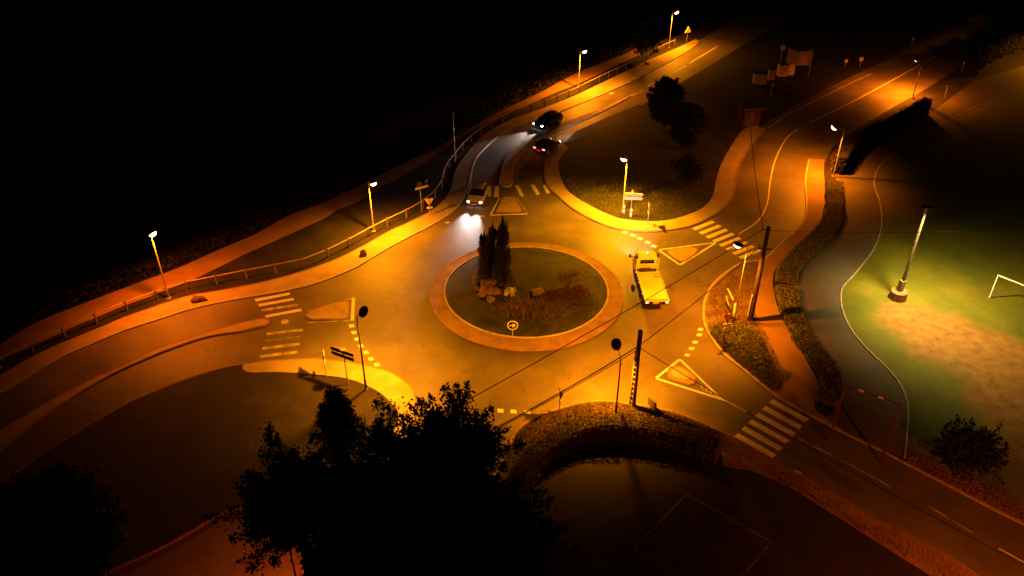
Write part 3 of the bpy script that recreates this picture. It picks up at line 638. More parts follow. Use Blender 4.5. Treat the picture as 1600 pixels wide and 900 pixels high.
# ================================================================== SIGNS
def tri_pts(s, up=True):
    h = s*.866; k = 1 if up else -1
    return [(-s/2, -k*h/3), (s/2, -k*h/3), (0, k*2*h/3)]
def plate(poly, th=.02, y0=0):
    n = len(poly); mb = MB(); v = [(x, y0-th/2, z) for x, z in poly]+[(x, y0+th/2, z) for x, z in poly]
    mb.add(v, [tuple(range(n)), tuple(range(n, 2*n))[::-1]]+[(i, i+n, (i+1) % n+n, (i+1) % n) for i in range(n)]); return mb
def sh(mb, z): mb.v = [(x, y, q+z) for x, y, q in mb.v]; return mb
def signpost(t, H, r=.04, m='pole'): MB().tube([(0, 0, 0), (0, 0, H)], r, 8).build('post', M[m], t)
def yield_sign(base, H, rz, label, s=.95, zb=.12, extra=True, back='signback', post='pole', lean=0):
    b = G(*base, zb); t = thing('give_way_sign', b, label, 'road sign', 'give way signs at the roundabout entries', rz); t.rotation_euler.x = lean
    signpost(t, H, m=post); zc = H-s*.3
    p = sh(plate(tri_pts(s, False), .03, -.06), zc).build('sign_panel', M[back], t)
    sh(plate(tri_pts(s*.98, False), .008, -.082), zc).build('red_border', M['signred'], p); sh(plate(tri_pts(s*.62, False), .008, -.092), zc).build('white_face', M['signwhite'], p)
    if extra: sh(plate([(-.3, -.1), (.3, -.1), (.3, .1), (-.3, .1)], .02, -.06), zc-s*.82).build('sub_panel', M['signwhite'], t)
    return t
# the local -Y side is the printed face
yield_sign((510, 588), 2.5, R(100), 'give-way sign seen edge-on at the left tip of the bright lower pavement')
yield_sign((1131, 532), 2.7, R(10), 'red and white give-way sign facing us on the east planting bed', zb=.16, back='signred')
yield_sign((874, 641), 1.9, R(108), 'small give-way sign seen edge-on at the corner of the bottom hedge')
yield_sign((1012, 349), 2.3, R(-95), 'give-way sign edge-on at the right of the bright north pavement')
yield_sign((672, 336), 1.9, R(190), 'give-way sign seen from behind near the left zebra crossing', back='signyellow')

def arrow_panel(L, h): return [(-L/2, -h/2), (L/2-h*.5, -h/2), (L/2, 0), (L/2-h*.5, h/2), (-L/2, h/2)]
def dir_sign(base, H, rz, label, L, panels, zb=.12, m='signback', flip=False, cap=None, post='pole'):
    b = G(*base, zb); t = thing('direction_sign', b, label, 'direction sign', rz=rz); signpost(t, H, .05, m=post)
    for k in range(panels):
        z = H-.22-k*.42; pl = arrow_panel(L, .34)
        if flip: pl = [(-x, z_) for x, z_ in pl][::-1]
        p = sh(plate([(x+(-.1 if flip else .1)*L, q) for x, q in pl], .04, -.07), z).build('sign_panel', M[m], t)
        sh(plate([(x*.93+(-.1 if flip else .1)*L, q*.72) for x, q in pl], .006, -.094), z).build('face', M['signwhite'], p)
    if cap: cap(t, H)
    return t
def oval(t, H): MB().lathe((0, 0, H+.02), [(.22, 0), (.22, .1), (.01, .12)], 14).build('cap', M['darkmetal'], t)
dir_sign((544, 601), 3.3, R(153), 'dark two-panel direction sign seen from behind on the bright lower pavement', 2.15, 2, flip=False, cap=oval)
def smalltri(t, H): sh(plate(tri_pts(.35), .02, 0), H+.15).build('top_badge', M['signwhite'], t)
dir_sign((985, 337), 2.7, R(-3), 'lit two-panel direction sign in front of the lamp on the north lawn', 1.9, 2, m='signwhite', cap=smalltri)
t = dir_sign((659, 330), 3.0, R(35), 'unlit direction sign with round disc beside the fence at the left crossing', 1.7, 1, m='signback')
MB().lathe((-.15, -.1, 3.25), [(.30, -.015), (.30, .015)], 18, Matrix.Rotation(math.pi/2, 3, 'X')).build('disc', M['signback'], t)
MB().lathe((.75, -.05, 3.3), [(.22, -.015), (.22, .015)], 14, Matrix.Rotation(math.pi/2, 3, 'X')).build('disc', M['signback'], t)
for (x, y), lb in (((974, 332), 'white bollard at the foot of the lamp on the north lawn, left one'), ((985, 337.5), 'white bollard wrapped round the direction sign foot, right one')):
    b = G(x, y, .12); t = thing('bollard', b+Vector((.0, -.15, 0)), lb, 'bollard', 'white bollards on the north pavement')
    MB().lathe((0, 0, 0), [(.12, 0), (.12, .75), (.09, .9), (.01, .95)], 12).build('bollard_body', M['whitepaint'], t); MB().lathe((0, 0, .55), [(.125, 0), (.125, .1)], 12).build('band', M['signred'], t)
# round keep-right signs on the central island
b = G(801, 525, .2); t = thing('arrow_sign', b, 'round dark sign with a white right-pointing arrow on the near side of the island', 'road sign')
signpost(t, 1.05); ax = Matrix.Rotation(math.pi/2, 3, 'X')
d_ = MB().lathe((0, -.06, 1.15), [(.45, 0), (.45, .03), (.01, .03)], 28, ax).build('disc', M['signwhite'], t)
MB().lathe((0, -.092, 1.15), [(.37, 0), (.37, .008), (.01, .008)], 28, ax).build('blue_face', M['signblue'], d_)
sh(plate([(-.27, -.045), (.06, -.045), (-.04, -.17), (.05, -.20), (.27, 0), (.05, .20), (-.04, .17), (.06, .045), (-.27, .045)], .008, -.112), 1.15).build('arrow', M['signwhite'], d_)
b = G(752, 412, .2); t = thing('arrow_sign', b, 'round sign seen from behind at the island rim left of the cypresses', 'road sign', rz=R(150))
signpost(t, 1.3); MB().lathe((0, -.06, 1.35), [(.48, 0), (.48, .03), (.01, .03)], 28, ax).build('disc', M['wood'], t)
# far warning sign
b = G(1072, 71, .12); t = thing('warning_sign', b, 'pale triangular warning sign at the far top end of the pavement', 'road sign', rz=R(20))
signpost(t, 2.4, m='wood'); p = sh(plate(tri_pts(1.2), .03, -.06), 2.5).build('sign_panel', M['signwhite'], t); sh(plate(tri_pts(.8), .01, -.085), 2.5).build('yellow_face', M['signyellow'], p)
# small notice box by the concrete pole
b = G(1018, 639, .13); t = thing('notice_board', b, 'small dark tilted box sign on the kerb right of the concrete pole', 'notice board', rz=R(-60))
MB().tube([(0, 0, 0), (0, 0, .5)], .05, 6).build('post', M['darkmetal'], t); MB().box((0, 0, .55), (.85, .12, .7)).build('panel', M['signback'], t, bevel=.01)
# red and white marker posts leaning by the pole on the east bed
t = thing('marker_frame', G(1148, 508, .16), 'leaning red and white marker frame next to the slim lamp on the east bed', 'marker frame')
def pxv(x, y, z, o=G(1148, 508, .16)): return G(x, y, z)-o
MB().tube([pxv(1149, 508, .16), pxv(1143, 495, .8)], .05, 6).tube([pxv(1143, 495, .8), pxv(1147, 470, 2.0)], .05, 6).tube([pxv(1147, 499, .4), pxv(1151, 478, 1.6)], .05, 6).build('frame', M['redsteel'], t)
MB().tube([pxv(1146, 494, .9), pxv(1149, 474, 1.9)], .09, 6).build('panel', M['whitepaint'], t)
MB().tube([pxv(1146, 469, 2.0), pxv(1137, 451, 2.2)], .06, 6).build('arm', M['signyellow'], t); MB().tube([pxv(1139, 476, 1.4), pxv(1136, 469, 1.6), pxv(1135, 462, 1.9)], .04, 6).build('arm', M['signyellow'], t)
# far small signs
for (x, y, H, s), lb in (((1204, 150, 1.6, .5), 'small dim sign on a post below the white panels'), ((1320, 104, .9, .6), 'small square panel left of the pair on the far verge'), ((1343, 104, 1.2, .7), 'square panel with a second plate above it on the far verge'), ((1219, 96, 2.2, .9), 'square sign on a short post left of the big white panel'), ((1424, 72, 1.2, .35), 'thin pale post beside the far right road'), ((1502, 112, 1.4, .4), 'small pale post at the end of the far right hedge'), ((1476, 152, 1.5, .35), 'pale gate post by the entrance below the far right lamp')):
    t = thing('small_sign', G(x, y, .1), lb, 'sign', rz=random.uniform(-.3, .3)); signpost(t, H, .04); MB().box((0, -.05, H), (s*.8, .04, s*.8)).build('panel', M['render'], t, bevel=.01)

# big white panels standing together on the dark lawn: banner on a frame and containers
def slab_thing(name, base, L, D, H, rz, m, label, cat, top=None, z=.1):
    t = thing(name, G(*base, z), label, cat, rz=rz); MB().box((0, 0, H/2), (L, D, H)).build('body', m, t, bevel=.04)
    MB().box((0, 0, H+.06), (L*1.04, D*1.04, .12)).build('lid', top or M['darkmetal'], t, bevel=.03); return t
slab_thing('recycling_container', (1186, 130), 1.9, 1.3, 1.5, R(-12), M['render'], 'pale recycling container, leftmost of the pale boxes on the far lawn', 'container')
slab_thing('recycling_container', (1204, 124), .9, .9, 1.5, R(-10), M['render'], 'narrow pale container second from the left on the far lawn', 'container')
slab_thing('recycling_container', (1221, 118), 1.3, 1.2, 1.7, R(5), M['render'], 'pale container just below the square sign on the far lawn', 'container')
slab_thing('recycling_container', (1234, 116), .9, 1.0, 1.8, R(5), M['whitepaint'], 'brightest container directly under the sagging banner', 'container')
b = G(1244, 118, .1); t = thing('banner_frame', b, 'large pale sagging banner on two posts behind the containers', 'banner', rz=R(-8))
zt, zb_ = height_at(b, 77), height_at(b, 103); n = 12; v = []; f = []
for k in range(n+1):
    s = k/n; x = -1.75+3.5*s; sag = .45*4*s*(1-s)
    v += [(x, .08*math.sin(s*9), zb_), (x, .08*math.sin(s*9+1), zt-sag)]
for k in range(n): a = 2*k; f.append((a, a+2, a+3, a+1))
mbx = MB(); mbx.add(v, f); o = mbx.build('banner_sheet', M['render'], t); sm = o.modifiers.new('thick', 'SOLIDIFY'); sm.thickness = .02
for s in (-1.75, 1.75): MB().tube([(s, 0, 0), (s, 0, zt+.1)], .06, 8).build('post', M['pole'], t)

# bus shelter / transformer hut
b = G(1168, 192, .1)
t = thing('utility_hut', b, 'small red-fronted hut with a dark roof on the far dark lawn', 'hut', rz=R(8))
MB().box((0, 0, 1.15), (2.2, 2.2, 2.3)).build('wall', M['redwall'], t); MB().box((0, 0, 2.4), (2.7, 2.9, .22)).build('roof', M['rooftile'], t, bevel=.04); MB().box((-.2, -1.12, .95), (.9, .06, 1.8)).build('door', M['darkmetal'], t)

# height barrier over the driveway
a = G(1294, 690, .02); zt = height_at(a, 600); c = G(1400, 722, .02)
top2 = G(1408, 631, zt); c = Vector((top2.x, top2.y, .02)); o0 = a.copy()
t = thing('height_barrier', a, 'tall red and white height barrier frame across the driveway entrance', 'height barrier')
MB().tube([(0, 0, 0), (0, 0, zt)], .07, 8).build('post', M['redsteel'], t); MB().tube([c-o0, c-o0+Vector((0, 0, zt))], .07, 8).build('post', M['redsteel'], t)
MB().tube([(0, 0, zt-.1), c-o0+Vector((0, 0, zt-.1))], .065, 8).build('beam', M['redsteel'], t)
for s in (.25, .6): MB().tube([(c-o0)*s+Vector((0, 0, zt-.1)), (c-o0)*(s+.1)+Vector((0, 0, zt-.1))], .072, 8).build('white_band', M['whitepaint'], t)

# football goal
a = G(1546, 465, .03); zt = height_at(a, 430); d2 = G(1640, 462, zt); c = Vector((d2.x, d2.y, .03))
t = thing('football_goal', a, 'white football goal frame at the right edge of the field', 'goal')
MB().tube([(0, 0, 0), (0, 0, zt)], .06, 10).build('goal_post', M['whitepaint'], t); MB().tube([c-a, c-a+Vector((0, 0, zt))], .06, 10).build('goal_post', M['whitepaint'], t)
MB().tube([(-.02, 0, zt-.03), c-a+Vector((0, 0, zt-.03))], .06, 10).build('crossbar', M['whitepaint'], t)

# fence posts by the lower right road
pts = [G(x, y, .1) for x, y in ((1178, 740), (1234, 763), (1290, 795), (1349, 831), (1414, 869), (1484, 910))]
t = thing('wire_fence', pts[0], 'low wire fence on thin posts along the lower right pavement', 'fence')
for p in pts: MB().tube([p-pts[0], p-pts[0]+Vector((0, 0, .95))], .035, 6).build('post', M['darkmetal'], t)
mb = MB()
for a, b_ in zip(pts, pts[1:]):
    for z in (.4, .85): mb.tube([a-pts[0]+Vector((0, 0, z)), b_-pts[0]+Vector((0, 0, z))], .008, 4)
mb.build('wires', M['darkmetal'], t)

# ================================================================== ROCKS
def boulder(r, seed, p):
    import bmesh
    rnd = random.Random(seed); bm = bmesh.new()
    for _ in range(22):
        d = Vector((rnd.gauss(0, 1), rnd.gauss(0, 1), rnd.gauss(0, 1))).normalized()*rnd.uniform(.8, 1.1)
        bm.verts.new((d.x*r[0], d.y*r[1], d.z*r[2]+r[2]*.5))
    bmesh.ops.convex_hull(bm, input=bm.verts)
    bmesh.ops.subdivide_edges(bm, edges=bm.edges, cuts=2, use_grid_fill=True)
    for v in bm.verts: v.co += Vector((rnd.gauss(0, .02), rnd.gauss(0, .02), rnd.gauss(0, .02)))
    me = bpy.data.meshes.new('boulder'); bm.to_mesh(me); bm.free(); me.materials.append(M['rock'])
    o = bpy.data.objects.new('boulder', me); COL.objects.link(o); o.location = p; return o
def rock(px, py, r, label, z=.1, seed=0, group=None, flat=.7, zc=None):
    p = G(px, py, z); o = boulder(r, seed, p); tag(o, label, 'rock', group); return o
rock(305, 471, (.55, .35, .42), 'dark boulder on the left pavement near the leftmost lamp, left half of the pair', .12, 1)
rock(315, 469, (.5, .32, .36), 'dark boulder on the left pavement near the leftmost lamp, right half of the pair', .12, 2)
t = thing('planter_stone', G(568, 398, .12), 'small square stone planter on the bright left pavement', 'planter', rz=.3)
MB().box((0, 0, .2), (.6, .5, .4)).build('box', M['rock'], t, bevel=.04); MB().ico((0, 0, .42), (.22, .18, .12), .3, seed=8).build('soil', M['brush'], t)
spots = [(752, 432, .55, 'at the back of the heap beside the cypress'), (744, 442, .6, 'upper left corner of the heap'), (758, 446, .75, 'large one in the middle of the heap'), (770, 445, .7, 'right against the cypress foot'), (747, 453, .5, 'left edge of the heap'), (762, 458, .7, 'rounded one at the centre front of the heap'), (774, 458, .6, 'right front below the cypress'), (752, 464, .42, 'lower left slab of the heap'), (765, 470, .5, 'lowest rectangular one at the front of the heap'), (742, 449, .4, 'smallest one at the far left of the heap')]
for i, (x, y, r, s) in enumerate(spots):
    p = G(x, y, .3); rr_ = random.Random(i); rock(x, y, (r*rr_.uniform(.9, 1.3), r*rr_.uniform(.6, .9), r*rr_.uniform(.6, .9)), 'brown boulder in the island rock heap, '+s, lawn_z(p.x, p.y)-.05, 20+i, 'boulders heaped on the roundabout island')
o = MB().box((0, 0, .12), (1.15, .9, .3), .3).build('boulder', M['rock'], loc=G(840, 458, .5), bevel=.08); tag(o, 'flat square slab of stone in the middle of the island lawn', 'rock')

# ================================================================== FOLIAGE
def hull(s, P, wd, h, jitter, rnd):
    mb = MB(); mb.ribbon(P, wd*.8, .0, h*.9); return mb
def hedge(pts, wd, h, label, m='hedge', z0=.1, n=4, dens=230, size=.11, seed=1, off=0, world=None):
    P = resample(world if world else gp(pts, 0, n), .6); rnd = random.Random(seed); mb = MB(); L = len(P)
    # core, slightly smaller than the clipped outline
    for i in range(L-1):
        a, b = P[i], P[i+1]; d = (b-a).normalized(); nn = Vector((-d.y, d.x, 0))
        hh = h*(1+.05*math.sin(i*.9+seed)); k = int(dens*.6*1.0*(2*h+wd)/3)
        for _ in range(k):
            s = rnd.random(); c = a.lerp(b, s); u = rnd.uniform(0, 2*h+wd)
            bulge = .06*math.sin(c.x*2.1)+.06*math.sin(c.y*1.7)+rnd.gauss(0, .05)
            if u < h: q = c+nn*(wd/2+bulge); z = u
            elif u < h+wd: q = c+nn*(wd/2-(u-h)); z = hh+bulge
            else: q = c-nn*(wd/2+bulge); z = u-h-wd
            mb.leaf((q.x, q.y, z0+min(z, hh+.1)), size*rnd.uniform(.6, 1.3), rnd, .2, .7)
    for e, sgn in ((0, -1), (L-1, 1)):
        d = (P[min(e+1, L-1)]-P[max(e-1, 0)]).normalized(); nn = Vector((-d.y, d.x, 0))
        for _ in range(int(dens*wd*h)):
            q = P[e]+nn*rnd.uniform(-wd/2, wd/2)+d*sgn*rnd.gauss(0, .05); mb.leaf((q.x, q.y, z0+rnd.uniform(0, h)), size*rnd.uniform(.6, 1.3), rnd, .2, .7)
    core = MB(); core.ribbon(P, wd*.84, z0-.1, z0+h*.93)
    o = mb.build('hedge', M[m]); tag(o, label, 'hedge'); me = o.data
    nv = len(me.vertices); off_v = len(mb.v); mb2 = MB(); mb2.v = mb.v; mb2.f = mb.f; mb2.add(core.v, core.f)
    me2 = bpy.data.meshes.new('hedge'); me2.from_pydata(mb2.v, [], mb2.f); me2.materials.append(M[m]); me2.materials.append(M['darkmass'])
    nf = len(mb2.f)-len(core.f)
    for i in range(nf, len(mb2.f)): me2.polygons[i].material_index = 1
    o.data = me2; bpy.data.meshes.remove(me); return o
# front hedge round the south corner; its line follows the near top edge of the hedge
fh = [(1120, 702), (1085, 689), (1050, 677), (1012, 669), (975, 664), (940, 664), (905, 672), (878, 688), (855, 705), (835, 728), (812, 765), (780, 810), (740, 850)]
hz = 1.6
W_ = [G(x, y, hz) for x, y in fh]
nearline = spline(W_, 4)
cen = []
for i, p in enumerate(nearline):
    a = nearline[max(i-1, 0)]; b = nearline[min(i+1, len(nearline)-1)]; d = (b-a).normalized(); nn = Vector((-d.y, d.x, 0))
    if nn.dot(Vector((RC.x-p.x, RC.y-p.y, 0))) < 0: nn = -nn
    cen.append(Vector((p.x, p.y, 0))+nn*.6)
hedge(None, 1.3, hz-.1, 'thick clipped hedge curving round the bottom of the roundabout, top lit orange', 'hedgered', world=cen, dens=620, size=.10, seed=3)
# hedge strip along the driveway
hedge([(1302, 290), (1303, 315), (1302, 340), (1291, 362), (1268, 386), (1243, 410), (1229, 430), (1228, 448)], 1.9, .5, 'low clipped green hedge between the red footpath and the driveway, upper part', world=None, dens=620, size=.09, seed=4)
hedge([(1228, 456), (1232, 480), (1242, 510), (1258, 540), (1280, 568), (1294, 592), (1297, 615), (1291, 634)], 1.7, .55, 'rough dark hedge between the footpath and the driveway, lower part above the barrier', 'hedge', dens=380, size=.13, seed=5)
# dark hedges further up
hedge([(1308, 272), (1316, 258), (1334, 241), (1375, 219), (1412, 198), (1446, 176)], 1.2, 2.1, 'long dark hedge between the right road and the field', dens=200, size=.2, seed=6, m='leaf')
hedge([(1516, 118), (1527, 104), (1556, 90), (1600, 72), (1680, 40)], 1.6, 2.3, 'dark hedge at the upper right edge beside the far road', dens=160, size=.25, seed=7, m='leaf')
hedge([(1538, 80), (1560, 74), (1600, 54), (1660, 28)], 2.2, .9, 'low sunlit-looking green strip hedge behind the far right dark hedge'.replace('sunlit-looking ', ''), dens=120, size=.25, seed=8, m='hedge')

def shrub(px, py, r, h, label, m='leaf', n=900, size=.14, z=.1, seed=0, name='shrub', cat='shrub', group=None, up=.5):
    p = G(px, py, z); t = thing(name, p, label, cat, group); rnd = random.Random(seed); mb = MB()
    cl = [(Vector((rnd.gauss(0, .42)*r, rnd.gauss(0, .42)*r, h*rnd.uniform(.35, .8))), rnd.uniform(.3, .6)) for _ in range(16)]
    for _ in range(n):
        c, k = rnd.choice(cl); d = Vector((rnd.gauss(0, 1), rnd.gauss(0, 1), rnd.gauss(0, 1))).normalized()*(rnd.random()**.4)
        q = c+Vector((d.x*r*k, d.y*r*k, d.z*h*.45*k*1.3)); q.z = max(.03, q.z); mb.leaf(q, size*rnd.uniform(.6, 1.4), rnd, up)
    mb.build('foliage', M[m], t)
    st = MB()
    for k in range(5):
        c = rnd.choice(cl)[0]; st.tube([(0, 0, 0), c*.5+Vector((0, 0, .05)), c], [.05, .03, .01], 5)
    st.build('stem', M['bark'], t); return t
shrub(888, 447, 1.0, 1.6, 'rounded grey-green shrub at the right of the island lawn', 'hedgered', 1500, .13, .4, 11)
shrub(874, 470, 1.6, .7, 'low reddish shrub right of the tall grass on the island', 'redleaf', 1400, .14, .4, 12)
shrub(905, 462, 1.3, .6, 'low reddish shrub near the right rim of the island', 'redleaf', 900, .14, .35, 13)
shrub(797, 464, .55, .95, 'small bush of white blossom in front of the cypresses', 'flower', 900, .11, .45, 14)
shrub(785, 452, .8, 3.2, 'slim bushy conifer just right of the cypresses', 'cypress', 3200, .13, .4, 15, up=2)
# ornamental grasses
t = thing('ornamental_grass', G(832, 488, .4), 'wide clump of tall dry ornamental grass in front of the stone slab', 'ornamental grass'); rnd = random.Random(9)
mb = MB()
for _ in range(900):
    c = Vector((rnd.gauss(0, 1.1), rnd.gauss(0, .55), 0)); d = Vector((c.x*.35+rnd.gauss(0, .35), c.y*.3+rnd.gauss(0, .35), rnd.uniform(.8, 1.5))); L = rnd.uniform(.7, 1.25); wv = Vector((rnd.uniform(-1, 1), rnd.uniform(-1, 1), 0)).normalized()*.018
    a = c; m1 = c+d*.55*L; e = m1+Vector((d.x*1.3, d.y*1.3, d.z*.15))*L*.6; o = len(mb.v)
    mb.v += [tuple(a-wv), tuple(a+wv), tuple(m1+wv), tuple(m1-wv), tuple(e)]; mb.f += [(o, o+1, o+2, o+3), (o+3, o+2, o+4)]
mb.build('blades', M['straw'], t)
# cypresses
def cypress(px, py, tipy, rad, label, seed, n=5200):
    g = G(px, py, .5); b = Vector((g.x, g.y, lawn_z(g.x, g.y))); H = height_at(b, tipy)-b.z
    t = thing('cypress_tree', b, label, 'cypress', 'dark cypresses on the roundabout island'); rnd = random.Random(seed); mb = MB()
    # upright sprays
    for k in range(70):
        zb_ = H*(rnd.random()**1.2)*.80; a = rnd.uniform(0, 6.283); f = zb_/H; rad_f = rad*(min(1, .55+f*1.8) if f < .25 else (1-(f-.25)/.75)**.75)
        base = Vector((math.cos(a)*rad_f*.75, math.sin(a)*rad_f*.75, zb_)); ln = H*rnd.uniform(.12, .24)*(1-f*.3); tip = base+Vector((math.cos(a)*.10, math.sin(a)*.10, ln))
        tip.x *= .9; tip.y *= .9
        for _ in range(n//72):
            s = rnd.random(); q = base.lerp(tip, s)+Vector((rnd.gauss(0, 1), rnd.gauss(0, 1), 0))*.17*(1-s*.85); mb.leaf(q, rnd.uniform(.10, .24), rnd, 2.4, .4)
    for _ in range(500):
        s = rnd.random(); mb.leaf((rnd.gauss(0, .10)*(1-s), rnd.gauss(0, .10)*(1-s), H*(.78+.22*s)), .2, rnd, 3, .4)
    o = mb.build('crown', M['cypress'], t)
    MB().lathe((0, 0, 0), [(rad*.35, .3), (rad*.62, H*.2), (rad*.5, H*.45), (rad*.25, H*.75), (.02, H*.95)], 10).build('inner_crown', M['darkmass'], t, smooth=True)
    MB().tube([(0, 0, -.1), (0, 0, H*.8)], [.16, .03], 8).build('trunk', M['bark'], t)
cypress(786, 448, 337, .82, 'tallest dark cypress on the island, right of the other two', 1, 7000)
cypress(771, 438, 348, .68, 'middle cypress of the island group', 2)
cypress(758, 442, 361, .60, 'shortest cypress at the left of the island group', 3)

def tree(center, base_z, cr, ch, label, seed, n=14000, size=.16, m='leaf', kind='spiky', name='broadleaf_tree', cat='tree', group=None, twigs=150, trunk=.28, taper=0):
    """center: world point of crown centre; cr: crown radii; ch: half height"""
    t = thing(name, (center.x, center.y, base_z), label, cat, group); rnd = random.Random(seed); zc = center.z-base_z; mb = MB(); br = MB()
    br.tube([(0, 0, -.1), (rnd.uniform(-.2, .2), rnd.uniform(-.2, .2), zc*.5), (0, 0, zc)], [trunk, trunk*.75, trunk*.4], 9)
    for k in range(twigs):
        while True:
            d = Vector((rnd.gauss(0, 1), rnd.gauss(0, 1), rnd.gauss(.25, 1))).normalized()
            if d.z > (-.75 if kind == 'spiky' else -.97): break
        ext = rnd.uniform(.5, 1.0)+(.35 if rnd.random() < .22 else 0) if kind == 'spiky' else rnd.uniform(.80, 1.06)
        tip = Vector((d.x*cr[0], d.y*cr[1], d.z*ch))*ext
        if taper: f_ = 1-taper*max(0, tip.z/ch+.2); tip.x *= f_; tip.y *= f_
        if kind == 'spiky': tip.z += .55*ch*rnd.random()**2
        st = tip*rnd.uniform(.15, .45); st.z = min(st.z, tip.z)-.2*ch*.5
        mid = st.lerp(tip, .5)+Vector((rnd.gauss(0, .2), rnd.gauss(0, .2), rnd.gauss(.1, .2)))
        c0 = Vector((0, 0, zc))
        if k % 3 == 0: br.tube([Vector((0, 0, zc*.65)), c0+st, c0+mid, c0+tip], [trunk*.3, .06, .035, .01], 5)
        for _ in range(n//twigs):
            s = rnd.random()**.8; q = (st.lerp(mid, s*2) if s < .5 else mid.lerp(tip, s*2-1)); rad_ = ((.66*(1-s)**.75+.07) if kind == 'spiky' else .8*(1-s*.75))*min(cr)/3.2
            q = q+Vector((rnd.gauss(0, 1), rnd.gauss(0, 1), rnd.gauss(0, 1)))*rad_*.7; mb.leaf(c0+q, size*rnd.uniform(.6, 1.4), rnd, .2, .65)
    mb.build('crown', M[m], t); br.build('trunk', M['bark'], t)
    return t
def at(px, py, z): return G(px, py, z)
TG = 'dark foreground trees at the bottom of the picture'
tree(at(705, 735, 8.5), .1, (3.6, 3.4), 3.6, 'tall spiky-crowned tree at the bottom, its tip rising over the roundabout road', 21, 46000, .17, group=TG)
tree(at(600, 800, 7.0), .1, (4.2, 3.6), 3.4, 'broad dark tree below and left of the tallest tip', 22, 42000, .18, group=TG)
tree(at(455, 795, 8.2), .1, (3.0, 3.1), 2.8, 'leafy dark tree at the lower left with red light showing under its edge', 23, 30000, .17, group=TG)
tree(at(760, 860, 6.5), .1, (3.6, 3.2), 3.4, 'dark tree at the bottom centre reaching toward the court lawn', 24, 34000, .18, group=TG)
tree(at(620, 900, 5.0), .1, (4.5, 3.2), 3.0, 'lowest dark tree at the bottom edge of the picture', 25, 20000, .24, group=TG)
tree(at(540, 890, 4.6), .1, (2.6, 2.2), 2.4, 'low dark tree filling the gap under the leafy lower left tree', 35, 12000, .18, group=TG, trunk=.12)
tree(at(600, 690, 4.8), .1, (1.9, 1.6), 1.7, 'small loose-branched sapling between the conifer and the tall tree', 26, 5000, .16, group=TG, twigs=60, trunk=.1)
tree(at(528, 665, 3.8), .1, (2.0, 1.9), 3.3, 'dense dark pointed conifer beside the direction sign', 27, 20000, .14, kind='dense', m='leaf', name='conifer_tree', twigs=260, trunk=.15, taper=.62)
tree(at(75, 835, 5.5), .1, (3.6, 3.6), 3.4, 'black round tree in the lower left corner', 28, 22000, .25, kind='dense', twigs=260)
tree(at(1041, 156, 4.3), .1, (2.45, 2.4), 2.9, 'round-crowned dark tree by the far road on the north lawn', 29, 16000, .26, kind='dense', twigs=300, name='round_tree', trunk=.18)
tree(at(1075, 192, 3.6), .1, (2.3, 2.2), 2.6, 'second dark tree just right of and in front of the round one', 30, 12000, .26, kind='dense', twigs=240, name='round_tree', trunk=.16)
tree(at(1076, 268, 1.7), .1, (1.8, 1.7), 1.6, 'loose bush on the north lawn behind the bright pavement', 31, 7000, .18, twigs=120, name='bush', cat='bush', trunk=.08)
tree(at(1512, 706, 1.6), .1, (2.6, 2.0), 1.6, 'large dark bush at the right beyond the driveway', 32, 9000, .2, twigs=160, name='bush', cat='bush', trunk=.1)
tree(at(1012, 62, 3.5), -.5, (2.5, 2.5), 3.0, 'dim bush behind the fence near the top lamp', 33, 5000, .3, twigs=80, name='bush', cat='bush', trunk=.1)
tree(at(1525, 30, 2.0), .1, (2.2, 1.6), 1.2, 'small lit bush at the far top right roadside', 34, 2600, .3, twigs=60, m='hedgered', name='bush', cat='bush', trunk=.08)

# rough ground cover on the beds and grass tufts
def cover(poly, n, label, m, h=(.05, .35), size=.14, seed=0, name='ground_cover', clump=.5):
    rnd = random.Random(seed); mb = MB(); xs = [p.x for p in poly]; ys = [p.y for p in poly]; k = 0; cl = []
    while len(cl) < max(8, n//60):
        p = (rnd.uniform(min(xs), max(xs)), rnd.uniform(min(ys), max(ys)))
        if inside(p, poly): cl.append((p[0], p[1], rnd.uniform(.4, 1)))
    while k < n:
        c = rnd.choice(cl); p = (c[0]+rnd.gauss(0, clump), c[1]+rnd.gauss(0, clump))
        if not inside(p, poly): continue
        k += 1; mb.leaf((p[0], p[1], .14+rnd.uniform(*h)*c[2]), size*rnd.uniform(.6, 1.5), rnd, .8, .5)
    return tag(mb.build(name, M[m]), label, 'ground cover', kind='stuff')
cover(BED, 20000, 'rough orange-green plants covering the east bed', 'hedgered', (.0, .25), .085, 1)
lowbed = gp([(1105, 512), (1118, 534), (1137, 554), (1163, 576), (1183, 593), (1207, 611), (1218, 600), (1208, 575), (1195, 545), (1180, 520), (1150, 512)], 0, 2, True)
cover(lowbed, 20000, 'dark leafy shrubs massed in the lower half of the east bed', 'hedge', (.1, .6), .12, 2, 'shrub_mass', .45)
fb = gp([(1135, 683), (1100, 667), (1055, 649), (1012, 640), (975, 634), (937, 631), (905, 635), (872, 644), (848, 652), (824, 665), (808, 682), (812, 715), (840, 690), (870, 668), (905, 655), (940, 648), (975, 648), (1012, 654), (1050, 662), (1100, 678)], 0, 2, True)
cover(fb, 42000, 'rough low plants between the kerb and the bottom hedge', 'hedgered', (.0, .22), .085, 3, 'ground_cover', .5)
pvp = [G(x, y) for x, y in pvS]
cover(pvp, 5000, 'dry tufts and weeds on the strip beside the lower right road', 'redtuft', (.0, .10), .09, 6, 'grass_tufts', .8)
cover(vp, 6000, 'dry tufts on the verge between the lower right road and the field', 'redtuft', (-.02, .12), .10, 7, 'grass_tufts', .8)
cover(gp([(1289, 254), (1303, 277), (1309, 262), (1350, 212), (1420, 168), (1440, 160), (1420, 162), (1345, 203), (1304, 236)], 0, 1), 3000, 'low weeds along the foot of the long dark hedge', 'redtuft', (-.1, .1), .12, 8, 'grass_tufts', .8)
